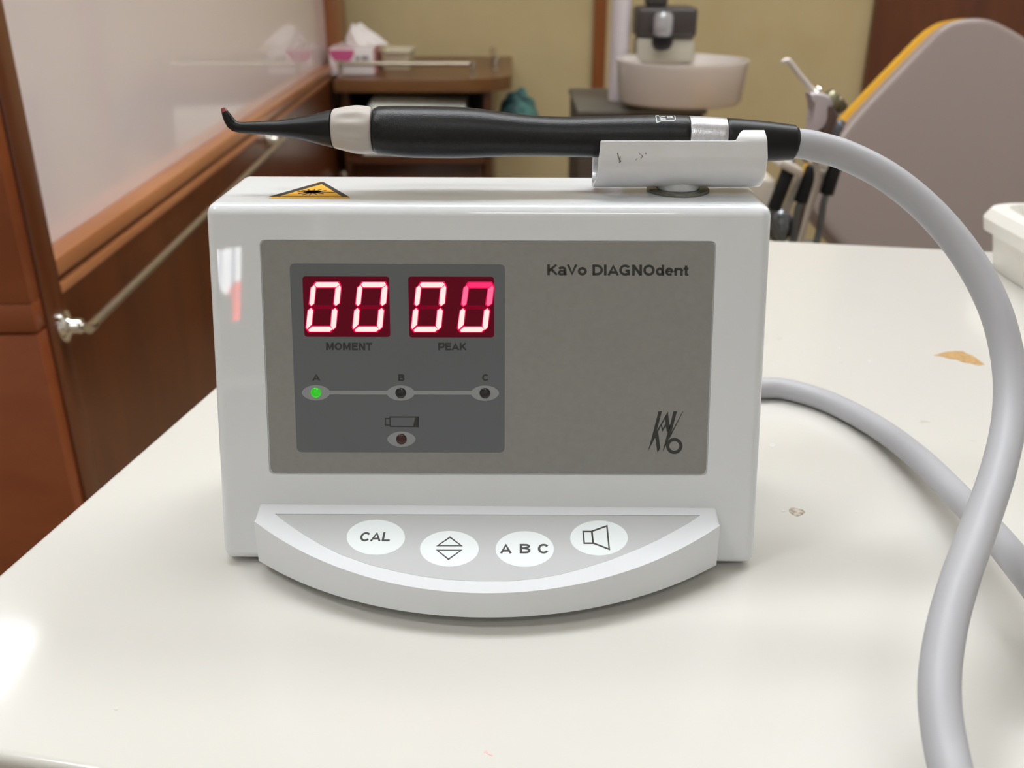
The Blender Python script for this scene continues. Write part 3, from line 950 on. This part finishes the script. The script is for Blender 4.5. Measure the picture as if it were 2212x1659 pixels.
# ------------------------------------------------------------------ frosted plastic box at the right edge
M_frost = mat('frosted_plastic', rgb(250, 247, 240), .35, trans=.12, sss=.0)
rz = TT
bx0 = atZ(2176, 640, TT)
cxn = Vector((.302, .62, TT))
bh = .062
rimpt = hit(2140, 470, (0, .60, 0), Vector((0, 1, 0)))
bxP = thing('plastic_box', (.4155, .555, TT), 'frosted white plastic box with a wide rim, at the right edge of the table', 'box')
def rr_loop(cx, cy, hx, hy, r, z, n=8):
    out = []
    for (sx, sy, a0) in ((1, 1, 0), (-1, 1, 90), (-1, -1, 180), (1, -1, 270)):
        for k in range(n + 1):
            a = math.radians(a0 + 90 * k / n)
            out.append(Vector((cx + sx * (hx - r) + r * math.cos(a), cy + sy * (hy - r) + r * math.sin(a), z)))
    return out
def loops(bm, ls, cap0=True, cap1=True):
    V = [[bm.verts.new(p) for p in l] for l in ls]
    n = len(V[0])
    for a, c in zip(V[:-1], V[1:]):
        for k in range(n): bm.faces.new([a[k], a[(k + 1) % n], c[(k + 1) % n], c[k]])
    if cap0: bm.faces.new(V[0][::-1])
    if cap1: bm.faces.new(V[-1])
bcx, bcy = .4085, .557
zr = rimpt.z - TT
b = BM()
zR = TT + .041
loops(b, [rr_loop(bcx, bcy, .090, .060, .012, TT + .0004), rr_loop(bcx, bcy, .094, .063, .012, zR - .016), rr_loop(bcx, bcy, .0945, .0635, .012, zR - .016),
          rr_loop(bcx, bcy, .100, .068, .018, zR - .015), rr_loop(bcx, bcy, .1015, .0685, .018, zR - .007), rr_loop(bcx, bcy, .098, .066, .017, zR - .001), rr_loop(bcx, bcy, .094, .064, .016, zR), rr_loop(bcx, bcy, .089, .060, .015, zR), rr_loop(bcx, bcy, .087, .058, .015, zR - .004), rr_loop(bcx, bcy, .085, .056, .015, zR - .012), rr_loop(bcx, bcy, .080, .052, .014, TT + .003)])
obj('body', b, M_frost, bxP, 40)

# ------------------------------------------------------------------ low cabinet on the left: white panel, wood frame, chrome rod
ga = math.radians(1.4)
gX = Vector((math.cos(ga), math.sin(ga), 0)); gY = Vector((-math.sin(ga), math.cos(ga), 0))   # gX points into the room
G0 = Vector((-.42, .794, 0))
def G(a, l, z): return G0 + gX * a + gY * l + Vector((0, 0, z))
def gbox(bm, a0, a1, l0, l1, z0, z1, bev=0): return hexa(bm, [G(a0, l0, z0), G(a1, l0, z0), G(a1, l1, z0), G(a0, l1, z0), G(a0, l0, z1), G(a1, l0, z1), G(a1, l1, z1), G(a0, l1, z1)], bev, 2)
GL = 2.10; GB = 1.905
zl = CAMZ - .2549                      # ledge height
ztopG = CAMZ + .10
cab = thing('partition_cabinet', G(-.2, 1.0, 0), 'long reddish-brown wooden cabinet with a glossy white side panel, at the left', 'cabinet')
b = BM(); gbox(b, -.42, -.034, .02, GL, .001, ztopG - .03, .002); obj('carcass', b, M_wood, cab)
b = BM(); gbox(b, -.0335, -.0275, .03, GL - .02, zl - .02, ztopG - .031, 0); obj('white_panel', b, M_board, cab, 0, label='glossy white side panel')
b = BM(); gbox(b, -.0335, 0, .02, .057, .001, ztopG - .03, .002); obj('stile', b, M_wood, cab)
b = BM(); gbox(b, -.0335, 0, GB - .01, GL, .001, ztopG - .03, .002); obj('stile', b, M_trim, cab)
b = BM(); gbox(b, -.0270, 0, .0575, GB - .0105, zl - .0165, zl, .0015); obj('ledge', b, M_woodledge, cab, label='light wooden ledge under the white panel')
b = BM(); gbox(b, -.0270, -.006, .0575, GB - .0105, zl - .024, zl - .0167, 0); obj('ledge_groove', b, M_wood, cab)
b = BM(); gbox(b, -.0270, -.0005, .0575, GB - .0105, zl - .034, zl - .0242, .001); obj('ledge_bead', b, M_woodledge, cab)
b = BM(); gbox(b, -.0335, -.0015, .0575, GB - .0105, .001, zl - .0345, .0); obj('lower_panel', b, M_wood, cab)
b = BM(); gbox(b, -.43, .006, 0.0, GL, ztopG - .03, ztopG, .003); obj('top_board', b, M_wood, cab)
zsm = atY(40, 716, .80).z; zsm2 = atY(40, 652, .80).z
for z0_, z1_ in ((.002, zsm - .0012), (zsm + .0012, zsm2 - .0002), (zsm2 + .0002, ztopG - .033)):
    b = BM(); gbox(b, -.42, -.003, 0.0, .0195, z0_, z1_, .001); obj('drawer_front', b, M_woodred, cab)
# rod with two rosette mounts
rodD0, rodD1 = CAMZ - .316, CAMZ - .303
def gr(l, a, z): return G(a, l, z)
rod = thing('towel_rail', G(.024, .05, rodD0), 'thin brushed metal towel rail along the dark lower panel of the left cabinet', 'rail')
b = BM(); cyl(b, G(.026, .042, rodD0), G(.026, .99, rodD1), .0044, sides=20); obj('rod', b, M_satin, rod)
for l, z_ in ((.045, rodD0), (.97, rodD1)):
    b = BM(); lathe(b, [(0, 0), (.0150, 0), (.0158, .002), (.0150, .005), (.0100, .0075), (.0075, .011), (.0078, .017), (.0062, .0195), (.0035, .021), (.0035, .0245), (0, .0245)], G(-.0013, l, z_), gX, 32)
    obj('rosette', b, M_chrome, rod, 40)
    b = BM(); lathe(b, [(0, -.007), (.0052, -.007), (.0056, -.004), (.0056, .004), (.0052, .007), (0, .007)], G(.026, l, z_), gY, 20)
    obj('collar', b, M_chrome, rod, 40)

# ------------------------------------------------------------------ far wooden cabinet with gallery rail
CY = 2.49; CT = CAMZ - .279
xL = -.447; xR = 0.0
cabf = thing('side_cabinet', ((xL + xR) / 2, CY + .25, 0), 'dark brown wooden cabinet with a rounded top and chrome rail against the back wall', 'cabinet')
def rtop(z, ins=0):
    r = .13
    P_ = [Vector((xL + ins, RY1 - .02, z)), Vector((xL + ins, CY + ins, z))]
    cx0, cy0 = xR - r, CY + r * .8
    for k in range(13):
        a = math.radians(-90 + 90 * k / 12)
        P_.append(Vector((cx0 + (r - ins) * math.cos(a), cy0 + (r * .8 - ins) * math.sin(a), z)))
    P_.append(Vector((xR - ins, RY1 - .02, z)))
    return P_
b = BM(); prism(b, rtop(CT - .032), Vector((0, 0, .032)), .003); obj('top', b, M_woodtop, cabf, 30)
xb = -.052
b = BM(); box(b, xL + .012, xL + .03, CY + .03, RY1 - .02, .001, CT - .0325); obj('side_panel', b, M_woodcab, cabf, 0)
b = BM(); box(b, xb - .02, xb, CY + .03, RY1 - .02, .001, CT - .0325); obj('side_panel', b, M_woodcab, cabf, 0)
b = BM(); box(b, xL + .031, xb - .021, RY1 - .04, RY1 - .022, .001, CT - .0325); obj('back_panel', b, M_woodcab, cabf, 0)
zsh = CT - .19
b = BM(); box(b, xL + .031, xb - .021, CY + .002, RY1 - .041, zsh - .02, zsh); obj('shelf', b, M_woodcab, cabf, 0)
b = BM(); box(b, xL + .033, xb - .023, CY + .03, CY + .05, .03, zsh - .022, .003); dr = obj('drawer_front', b, M_woodcab, cabf)
kz = atY(742, 375, CY + .02)
b = BM(); lathe(b, [(0, 0), (.004, 0), (.004, .012), (.009, .016), (.009, .022), (0, .024)], (kz.x, CY + .0298, kz.z), (0, -1, 0), 20); obj('knob', b, M_chrome, dr)
# gallery rail
g1 = atY(737, 148, CY + .06); g2 = atY(1021, 150, CY + .06); g3 = atY(1063, 118, CY + .30)
zr_ = CT + .032
rl = (('a', (g1.x, CY + .05), (g2.x, CY + .05)),)
for (x_, y_) in ((g1.x, CY + .05), (g2.x, CY + .05), (-.045, CY + .19), (-.055, CY + .45)):
    b = BM(); lathe(b, [(0, .0002), (.010, .0002), (.010, .003), (.005, .006), (.005, .022), (.009, .026), (.009, .037), (.005, .041), (0, .042)], (x_, y_, CT), ez, 20); obj('rail_post', b, M_chrome, cabf)
b = BM(); cyl(b, (g1.x, CY + .05, zr_), (g2.x, CY + .05, zr_), .006); obj('rail', b, M_satin, cabf)
b = BM(); cyl(b, (-.045, CY + .19, zr_), (-.055, CY + .45, zr_), .006); obj('rail', b, M_satin, cabf)

# tissue box
tY = CY + .085
tl = atY(709, 97, tY); tr = atY(805, 97, tY)
tb_ = thing('tissue_box', ((tl.x + tr.x) / 2, tY + .11, CT), 'white and pink tissue box with a tissue pulled up, on the far wooden cabinet', 'tissue box')
TH = .066
ta = math.radians(3)
TXv = Vector((math.cos(ta), math.sin(ta), 0)); TYv = Vector((-math.sin(ta) + .13, math.cos(ta), 0)).normalized(); TYv = Vector((-TXv.y, TXv.x, 0))
T0 = Vector((tl.x, tY, CT)); TW = (tr.x - tl.x) * 1.0
def Tb(a, l, z): return T0 + TXv * a + TYv * l + Vector((0, 0, z))
M_tiss = mat('white_card', rgb(240, 232, 230), .5)
M_pink = mat('pink_print', rgb(206, 90, 140), .5)
M_pinkl = mat('pale_pink_print', rgb(222, 150, 160), .5)
b = BM(); hexa(b, [Tb(0, 0, .0005), Tb(TW, 0, .0005), Tb(TW, .22, .0005), Tb(0, .22, .0005), Tb(0, 0, TH), Tb(TW, 0, TH), Tb(TW, .22, TH), Tb(0, .22, TH)], .0015); obj('carton', b, M_tiss, tb_)
b = BM(); prism(b, [Tb(.001 + .032 + .032 * math.cos(PI + PI * k / 16), -.0006, TH - .004 + .032 * math.sin(PI + PI * k / 16)) for k in range(17)], TYv * .0005); obj('printed_semicircle', b, M_pink, tb_, 0, label='deep pink half-round print')
b = BM(); prism(b, [Tb(.001 + .032 + .032 * math.cos(PI * k / 16), .002 + .05 * math.sin(PI * k / 16), TH + .0002) for k in range(17)], Vector((0, 0, .0004))); obj('printed_semicircle', b, M_pinkl, tb_, 0)
b = BM(); prism(b, [Tb(TW + .0002, .0, .0008), Tb(TW + .0002, .21, .0008), Tb(TW + .0002, .21, TH - .001), Tb(TW + .0002, .0, TH - .001)], TXv * .0005); obj('printed_side', b, M_pinkl, tb_, 0)
b = BM(); prism(b, [Tb(.072 + .006 * math.cos(t), -.0006, .042 + .006 * math.sin(t)) for t in [2 * PI * k / 12 for k in range(12)]], TYv * .0005)
prism(b, [Tb(.082, -.0006, .036), Tb(.100, -.0006, .036), Tb(.100, -.0006, .048), Tb(.082, -.0006, .048)], TYv * .0005); obj('printed_mark', b, mat('grey_print', rgb(160, 150, 150), .6), tb_, 0)
# tissue: crumpled cone
b = BM()
rows_ = []
nT = 28
for j in range(9):
    t = j / 8
    ring = []
    for k in range(nT):
        th = 2 * PI * k / nT
        r = (.034 + .012 * math.sin(3 * th + 1) + .008 * math.sin(7 * th + 4 * t)) * (1 - .72 * t ** 1.3)
        lean = .018 * t
        ring.append(b.verts.new(Tb(TW * .72 + r * 1.25 * math.cos(th) - lean, .09 + r * .9 * math.sin(th), TH + .0008 + .050 * t * (1 + .10 * math.sin(2 * th + .5)))))
    rows_.append(ring)
for a, c in zip(rows_[:-1], rows_[1:]):
    for k in range(nT): b.faces.new([a[k], a[(k + 1) % nT], c[(k + 1) % nT], c[k]])
b.faces.new(rows_[-1]); b.faces.new(rows_[0][::-1])
obj('tissue', b, mat('tissue_paper', rgb(250, 242, 238), .9), tb_, 80)

# pale tray beside the tissue box
q0 = atY(822, 100, CY + .26); q1 = atY(890, 100, CY + .26)
b = BM()
cxq, cyq = (q0.x + q1.x) / 2, CY + .28
hwq = (q1.x - q0.x) / 2
loops(b, [rr_loop(cxq, cyq, hwq * .86, .06, .012, CT + .0005), rr_loop(cxq, cyq, hwq, .075, .015, CT + .045), rr_loop(cxq, cyq, hwq * 1.04, .079, .016, CT + .045), rr_loop(cxq, cyq, hwq * 1.04, .079, .016, CT + .049), rr_loop(cxq, cyq, hwq * .96, .071, .014, CT + .049), rr_loop(cxq, cyq, hwq * .82, .055, .01, CT + .004)])
tag(obj('tray', b, mat('cream_plastic', rgb(214, 205, 176), .5), None, 40, loc=(cxq, cyq, CT)), 'pale cream tray standing behind the pink tissue box', 'tray')

# folded white towel in the open compartment
b = BM()
w0 = atY(782, 225, CY + .06); w1 = atY(1008, 225, CY + .06)
NXX = 30
def tw_top(t): return .088 - .020 * t + .006 * math.sin(t * 9) - .05 * max(0, .08 - t) / .08 * .6 - .05 * max(0, t - .94) / .06 * .5
th_ = [[], [], [], []]
for i in range(NXX + 1):
    t = i / NXX; x = w0.x + .004 + (min(w1.x, xb - .026) - w0.x - .006) * t
    h = atY(900, 207 + 12 * t, CY + .06).z - zsh - .0004
    if t < .1: h *= .72 + 2.8 * t
    th_[0].append(Vector((x, CY + .008, zsh + .0006))); th_[1].append(Vector((x, CY + .006, zsh + h * .80))); th_[2].append(Vector((x, CY + .045, zsh + h))); th_[3].append(Vector((x, CY + .32, zsh + h * .96)))
b_v = [[b.verts.new(p) for p in r] for r in th_] ; b_v.append([b.verts.new(Vector((p.x, CY + .33, zsh + .0006))) for p in th_[0]])
for r in range(5):
    A_ = b_v[r]; B_ = b_v[(r + 1) % 5]
    for i in range(NXX): b.faces.new([A_[i], A_[i + 1], B_[i + 1], B_[i]])
b.faces.new([r[0] for r in b_v]); b.faces.new([r[-1] for r in b_v][::-1])
tag(obj('folded_towel', b, noisy(mat('white_towelling', rgb(216, 220, 208), .95), rgb(232, 236, 226), rgb(244, 248, 238), nscale=40, bump=.6, bscale=260), None, 60, loc=(w0.x + .1, CY + .2, zsh)), 'folded white towel in the open compartment of the far cabinet', 'towel')

# teal bag hanging on the cabinet's right side
b = BM()
c_ = Vector((.016, CY + .13, CT - .120))
bmesh.ops.create_icosphere(b, subdivisions=4, radius=1)
for v in b.verts:
    d = v.co.normalized()
    k = 1 + .10 * math.sin(7 * d.x + 3 * d.z) * math.cos(5 * d.y + 2 * d.z) + .05 * math.sin(13 * d.z + 6 * d.y)
    v.co = Vector((c_.x + d.x * .050 * k, c_.y + d.y * .075 * k, c_.z + d.z * .078 * k))
tag(obj('hanging_bag', b, noisy(mat('teal_fabric', rgb(60, 150, 145), .7), rgb(20, 52, 54), rgb(96, 150, 142), nscale=14, lo=.4, hi=.62), None, 80, loc=c_), 'crumpled teal bag hanging at the right side of the far wooden cabinet', 'bag')

# ------------------------------------------------------------------ dental unit: grey base, white pole, spittoon bowl, cup filler
UY = 2.02
du = thing('dental_unit', (.36, UY + .1, 0), 'dental unit with white pole, round spittoon bowl and dark grey base, beside beige wall', 'dental unit')
dk = mat('charcoal_plastic', rgb(62, 58, 54), .45)
dkt = mat('grey_plastic', rgb(104, 100, 92), .5)
g0 = atY(1252, 225, UY); g9 = atY(1508, 225, UY)
ztp = atY(1252, 250, UY).z
ztp = CAMZ - .285
b = BM(); box(b, g0.x, g9.x + .015, UY, UY + .34, .001, ztp - .012, .006); obj('base', b, mat('brown_grey_base', rgb(70, 58, 46), .5), du)
b = BM(); box(b, g0.x - .004, g9.x + .019, UY - .004, UY + .344, ztp - .0115, ztp, .003); obj('top_plate', b, dkt, du)
pX = atY(1340, 0, UY + .17).x
b = BM(); lathe(b, [(0, 0), (.020, 0), (.021, .02), (.021, CEIL - .05 - ztp), (0, CEIL - .05 - ztp)], (pX, UY + .14, ztp + .0002), ez, 32); obj('pole', b, mat('white_pole', rgb(206, 196, 198), .35), du)
bc = Vector((atY(1470, 128, 2.06).x, 2.04, CAMZ - .19))
R = .134
b = BM(); lathe(b, [(0, -.085), (.05, -.085), (R * .90, -.082), (R * .935, -.076), (R * .985, -.01), (R, -.003), (R * .998, .001), (R * .95, .001), (R * .90, -.01), (R * .8, -.05), (R * .4, -.068), (0, -.070)], bc, ez, 72)
obj('spittoon_bowl', b, mat('cream_ceramic', rgb(212, 202, 194), .25, coat=.4), du, 50, label='round off-white spittoon bowl')
zbb = bc.z - .0855
b = BM(); lathe(b, [(0, 0), (.07, 0), (.07, zbb - ztp - .001), (0, zbb - ztp - .001)], (bc.x, bc.y + .08, ztp + .0004), ez, 32); obj('bowl_neck', b, dk, du)
# cup filler above the bowl, on a dark arm
fY = 2.13
def fb(xa, xb_, ya_, yb_): p = atY(xa, yb_, fY); q = atY(xb_, ya_, fY); return p.x, q.x, p.z, q.z
x0, x1, z0, z1 = fb(1374, 1508, 15, 82)
b = BM(); hexa(b, [(x0, fY, z0), (x1, fY - .01, z0), (x1, fY + .09, z0), (x0, fY + .09, z0), (x0, fY, z1), (x1, fY - .01, z1), (x1, fY + .09, z1), (x0, fY + .09, z1)], .010, 4); obj('cup_filler', b, mat('anthracite_block', rgb(62, 56, 54), .35), du)
xa_, xb_, za_, zb_ = fb(1376, 1502, 82, 116)
b = BM(); hexa(b, [(xa_, fY + .004, zb_ - .05), (xb_, fY, zb_ - .05), (xb_, fY + .08, zb_ - .05), (xa_, fY + .08, zb_ - .05), (xa_, fY + .004, z0 - .0003), (xb_, fY, z0 - .0003), (xb_, fY + .08, z0 - .0003), (xa_, fY + .08, z0 - .0003)], .006, 3); obj('filler_skirt', b, mat('pale_grey_plastic', rgb(180, 174, 158), .4), du)
nzl = atY(1433, 45, fY - .02)
b = BM(); lathe(b, [(0, .016), (.016, .016), (.020, .008), (.020, -.022), (.017, -.030), (0, -.030)], (nzl.x, fY - .022, nzl.z), ez, 28); obj('nozzle', b, mat('silver_plastic', rgb(190, 190, 194), .25, metal=.6), du)
b = BM(); lathe(b, [(0, 0), (.021, 0), (.022, -.014), (.017, -.024), (.008, -.028), (0, -.028)], (nzl.x, fY - .022, nzl.z - .0305), ez, 28); obj('nozzle_tip', b, M_black2, du)
sx0, sx1 = atY(1396, 10, fY + .03).x, atY(1440, 10, fY + .03).x
b = BM(); box(b, sx0, sx1, fY + .01, fY + .07, z1 + .0003, z1 + .35, .006, 3); obj('arm', b, dk, du)
b = BM(); cyl(b, ((sx0 + sx1) / 2, fY + .04, z1 + .33), (pX, UY + .14, z1 + .33), .018); obj('arm_link', b, dk, du)

# ------------------------------------------------------------------ dental chair back: pale shell with yellow upholstery
shell_px = [(1812, 296), (1850, 247), (1900, 193), (1950, 141), (1990, 100), (2022, 68), (2050, 47), (2080, 38), (2115, 35), (2150, 42), (2190, 62), (2250, 100), (2330, 160), (2420, 240), (2500, 330), (2540, 420), (2520, 520), (2440, 620), (2300, 700), (2150, 720), (2000, 690), (1900, 620), (1830, 552), (1780, 495), (1750, 455), (1738, 425), (1742, 395), (1765, 355)]
cn = Vector((.12, -.86, .32)).normalized()
chP = Plane(atD(2050, 350, 1.18), cn)
ch = thing('dental_chair', (.62, 1.4, 0), 'dental chair seen from behind, smooth pale mauve backrest shell with yellow upholstery edge', 'chair')
sm = catmull([(x, y, 0) for x, y in shell_px + shell_px[:1]], 4)[:-1]
outl = [chP.at(p.x, p.y) for p in sm]
cen = sum(outl, Vector()) / len(outl)
b = BM()
rings = []
for off, sc_ in ((-.020, 1.0), (-.012, 1.0), (-.006, .995), (-.001, .985), (.0008, .97), (.0012, .93)):
    rings.append([cen + (p - cen) * sc_ + cn * off for p in outl])
loops(b, rings)
obj('backrest_shell', b, mat('mauve_white_shell', rgb(146, 132, 126), .35, spec=.3, coat=.5, coatr=.08), ch, 50)
b = BM()
rings = []
shift = Vector((-.004, 0, .004))
for off, sc_ in ((-.050, .96), (-.045, .985), (-.036, 1.0), (-.026, 1.002), (-.0205, .995)):
    rings.append([cen + (p - cen) * sc_ * (1 - .10 * min(1, max(0, (cen.z - p.z + .02) / .15))) + cn * off + shift for p in outl])
loops(b, rings)
obj('upholstery', b, mat('yellow_vinyl', rgb(224, 168, 48), .45), ch, 50, label='yellow vinyl upholstery')
pc = cen - cn * .1
b = BM(); cyl(b, (pc.x, pc.y + .12, .04), (pc.x, pc.y + .12, .2998), .07); obj('pedestal', b, M_white, ch)
b = BM(); lathe(b, [(0, .001), (.22, .001), (.22, .03), (.08, .0402), (0, .0402)], (pc.x, pc.y + .12, 0), ez, 48); obj('floor_base', b, M_white, ch)
b = BM(); box(b, pc.x - .10, pc.x + .28, pc.y + .05, pc.y + .45, .30, .38, .03, 4); obj('seat', b, mat('yellow_vinyl_seat', rgb(224, 168, 48), .45), ch)
b = BM(); cyl(b, (pc.x, pc.y + .10, .36), (pc.x, pc.y + .0, .72), .04); obj('back_hinge', b, M_white, ch)

# ------------------------------------------------------------------ instrument holder with syringe and suction handles
IY = .99
ih = thing('instrument_holder', atY(1700, 520, IY).to_tuple()[:2] + (0,), 'pale instrument holder bracket behind the right end of the white unit', 'holder')
M_pale = mat('pale_plastic', rgb(214, 204, 190), .35, coat=.3)
def yp(x, y, Y): return atY(x, y, Y)
def bar(bm, pa, pb, w1, d1, Y, bev=.003):
    a = yp(*pa, Y); c = yp(*pb, Y); t = (c - a).normalized(); s = Vector((t.z, 0, -t.x)) * (w1 / 2); q = Vector((0, d1, 0))
    hexa(bm, [a - s, a + s, a + s + q, a - s + q, c - s, c + s, c + s + q, c - s + q], bev, 3)
b = BM(); prism(b, [yp(*p, IY + .0) for p in [(1600, 388), (1655, 386), (1677, 391), (1667, 404), (1655, 450), (1648, 530), (1580, 530), (1585, 400)]], Vector((0, .10, 0)), .004, 3); obj('tray_arm', b, M_pale, ih)
b = BM(); bar(b, (1686, 351), (1735, 377), .009, .04, IY - .016, .003); obj('bracket', b, M_pale, ih, 40)
b = BM(); bar(b, (1757, 351), (1790, 364), .007, .04, IY - .016, .003); obj('bracket', b, M_pale, ih, 40)
b = BM(); bar(b, (1731, 380), (1700, 462), .0065, .012, IY + .010, .002); obj('bracket_leg', b, M_pale, ih, 40)
b = BM(); bar(b, (1783, 368), (1752, 446), .0065, .012, IY + .010, .002); obj('bracket_leg', b, M_pale, ih, 40)
b = BM(); bar(b, (1735, 440), (1716, 530), .0085, .012, IY + .024, .003); obj('bracket_leg', b, mat('brown_metal', rgb(104, 86, 78), .4, metal=.4), ih, 40)  # leg of plain brown metal
p_ = yp(1600, 500, IY + .06)
b = BM(); cyl(b, (p_.x, IY + .07, .03), (p_.x, IY + .07, p_.z + .06), .02); obj('post', b, dkt, ih)
b = BM(); lathe(b, [(0, .001), (.12, .001), (.12, .02), (.03, .0298), (0, .0298)], (p_.x, IY + .07, 0), ez, 40); obj('floor_base', b, dkt, ih)
b = BM(); bar(b, (1590, 560), (1780, 560), .02, .05, IY + .03, .004); obj('cross_arm', b, dkt, ih, 40)
# three black handles hanging in the bracket slots
spots = [((1704, 366), (1671, 452), 'leftmost of the three black suction handles, nearest the white unit'), ((1757, 360), (1729, 437), 'middle one of the three black suction handles'), ((1806, 352), (1785, 419), 'rightmost of the three black suction handles, against the chair back')]
M_noz = mat('grey_nozzle', rgb(120, 120, 122), .3, metal=.5)
M_tube = mat('grey_tubing', rgb(108, 112, 116), .35, metal=.3)
for i, (pa, pb, lb) in enumerate(spots):
    a = yp(*pa, IY); c = yp(*pb, IY)
    root = thing('suction_handle', a, lb, 'dental tool', 'black suction handles in the holder')
    t = (c - a).normalized()
    b = BM(); sweep(b, [a, a + t * .002, c - t * .001, c], [.0062, .0073, .0073, .007], 28); obj('grip', b, M_black2, root)
    b = BM(); tt = yp(pa[0] - 24 + 10 * i, pa[1] - 22, IY + .01); sweep(b, [a - t * .0002, a - t * .006, tt], [.0058, .0055, .0062], 24); obj('nozzle', b, M_noz, root)
    e = yp(pb[0] + (18 if i == 0 else -14), pb[1] + 75, IY + .012)
    b = BM(); sweep(b, catmull([c + t * .0002, c + t * .010, e, e + Vector((-.004, .0, -.03))], 8), .0036, 20); obj('tubing', b, M_tube, root, 60)
# air-water syringe standing up in front of the beige wall
sy = thing('air_water_syringe', yp(1765, 300, IY - .02), 'metal air and water syringe with a thin bent tip pointing up left', 'dental tool', None)
SYY = IY - .03
b = BM(); pts = catmull([yp(1688, 137, SYY), yp(1692, 132.5, SYY), yp(1700, 131, SYY), yp(1708, 137, SYY), yp(1730, 166, SYY), yp(1758, 198, SYY)], 6)
sweep(b, pts, [.0012 + .0016 * min(1, i / 14) for i in range(len(pts))], 16); obj('tip', b, mat('bright_tip', rgb(225, 215, 210), .25, metal=.4), sy)
b = BM(); sweep(b, [yp(1755, 193, SYY), yp(1760, 199, SYY), yp(1765, 204, SYY)], [.006, .0075, .006], 20); obj('tip_nut', b, M_chrome, sy)
M_sy = mat('satin_grey_metal', rgb(196, 184, 188), .35, metal=.35)
b = BM()
pr = [yp(*p, SYY - .010) for p in [(1750, 203), (1760, 200), (1776, 202), (1792, 208), (1803, 220), (1800, 240), (1788, 255), (1774, 270), (1764, 286), (1756, 300), (1752, 304), (1742, 301), (1748, 285), (1762, 262), (1764, 240), (1754, 222)]]
prism(b, pr, Vector((0, .02, 0)), .003, 3); obj('body', b, M_sy, sy, 40)
b = BM(); sweep(b, [yp(1786, 226, SYY - .004), yp(1794, 250, SYY - .004), yp(1782, 290, SYY - .004), yp(1766, 345, SYY - .004)], [.006, .008, .007, .006], 16); obj('handle', b, mat('brown_grey_handle', rgb(96, 76, 70), .35, metal=.3), sy)
b = BM(); lathe(b, [(0, -.006), (.008, -.006), (.0095, -.003), (.0095, .003), (.008, .006), (0, .006)], yp(1798, 214, SYY), Vector((.7, -.2, .7)), 20); obj('button', b, mat('dull_brass', rgb(150, 146, 120), .3, metal=.8), sy)
b = BM(); lathe(b, [(0, -.006), (.007, -.006), (.0085, -.003), (.0085, .003), (.007, .006), (0, .006)], yp(1812, 226, SYY + .004), Vector((.7, -.2, .7)), 20); obj('button', b, mat('dark_brass', rgb(110, 106, 88), .3, metal=.8), sy)
b = BM(); sweep(b, catmull([yp(1752, 320, SYY), yp(1766, 380, SYY - .002), yp(1748, 450, SYY), yp(1722, 545, SYY)], 6), .003, 20); obj('tubing', b, mat('pale_tubing', rgb(176, 164, 152), .4), sy, 60)
# second slim handle beside the syringe
sb = thing('curing_handle', yp(1795, 300, IY), 'slim bluish grey instrument handle beside the metal syringe', 'dental tool')
b = BM(); sweep(b, catmull([yp(1822, 262, IY - .004), yp(1806, 280, IY - .004), yp(1794, 312, IY), yp(1784, 352, IY)], 6), [.004] * 3 + [.006] * 16, 20); obj('grip', b, mat('blue_grey_handle', rgb(118, 124, 134), .35, metal=.4), sb)
# shiny grey joint low behind the handles
b = BM()
jc = yp(1690, 492, IY + .03)
bmesh.ops.create_uvsphere(b, u_segments=32, v_segments=20, radius=1)
for v in b.verts: v.co = Vector((jc.x + v.co.x * .014, jc.y + .01 + v.co.y * .014, jc.z + v.co.z * .020))
obj('ball_joint', b, mat('shiny_grey', rgb(150, 156, 162), .18, metal=.7), ih, 60)
print('tail dist', zt)
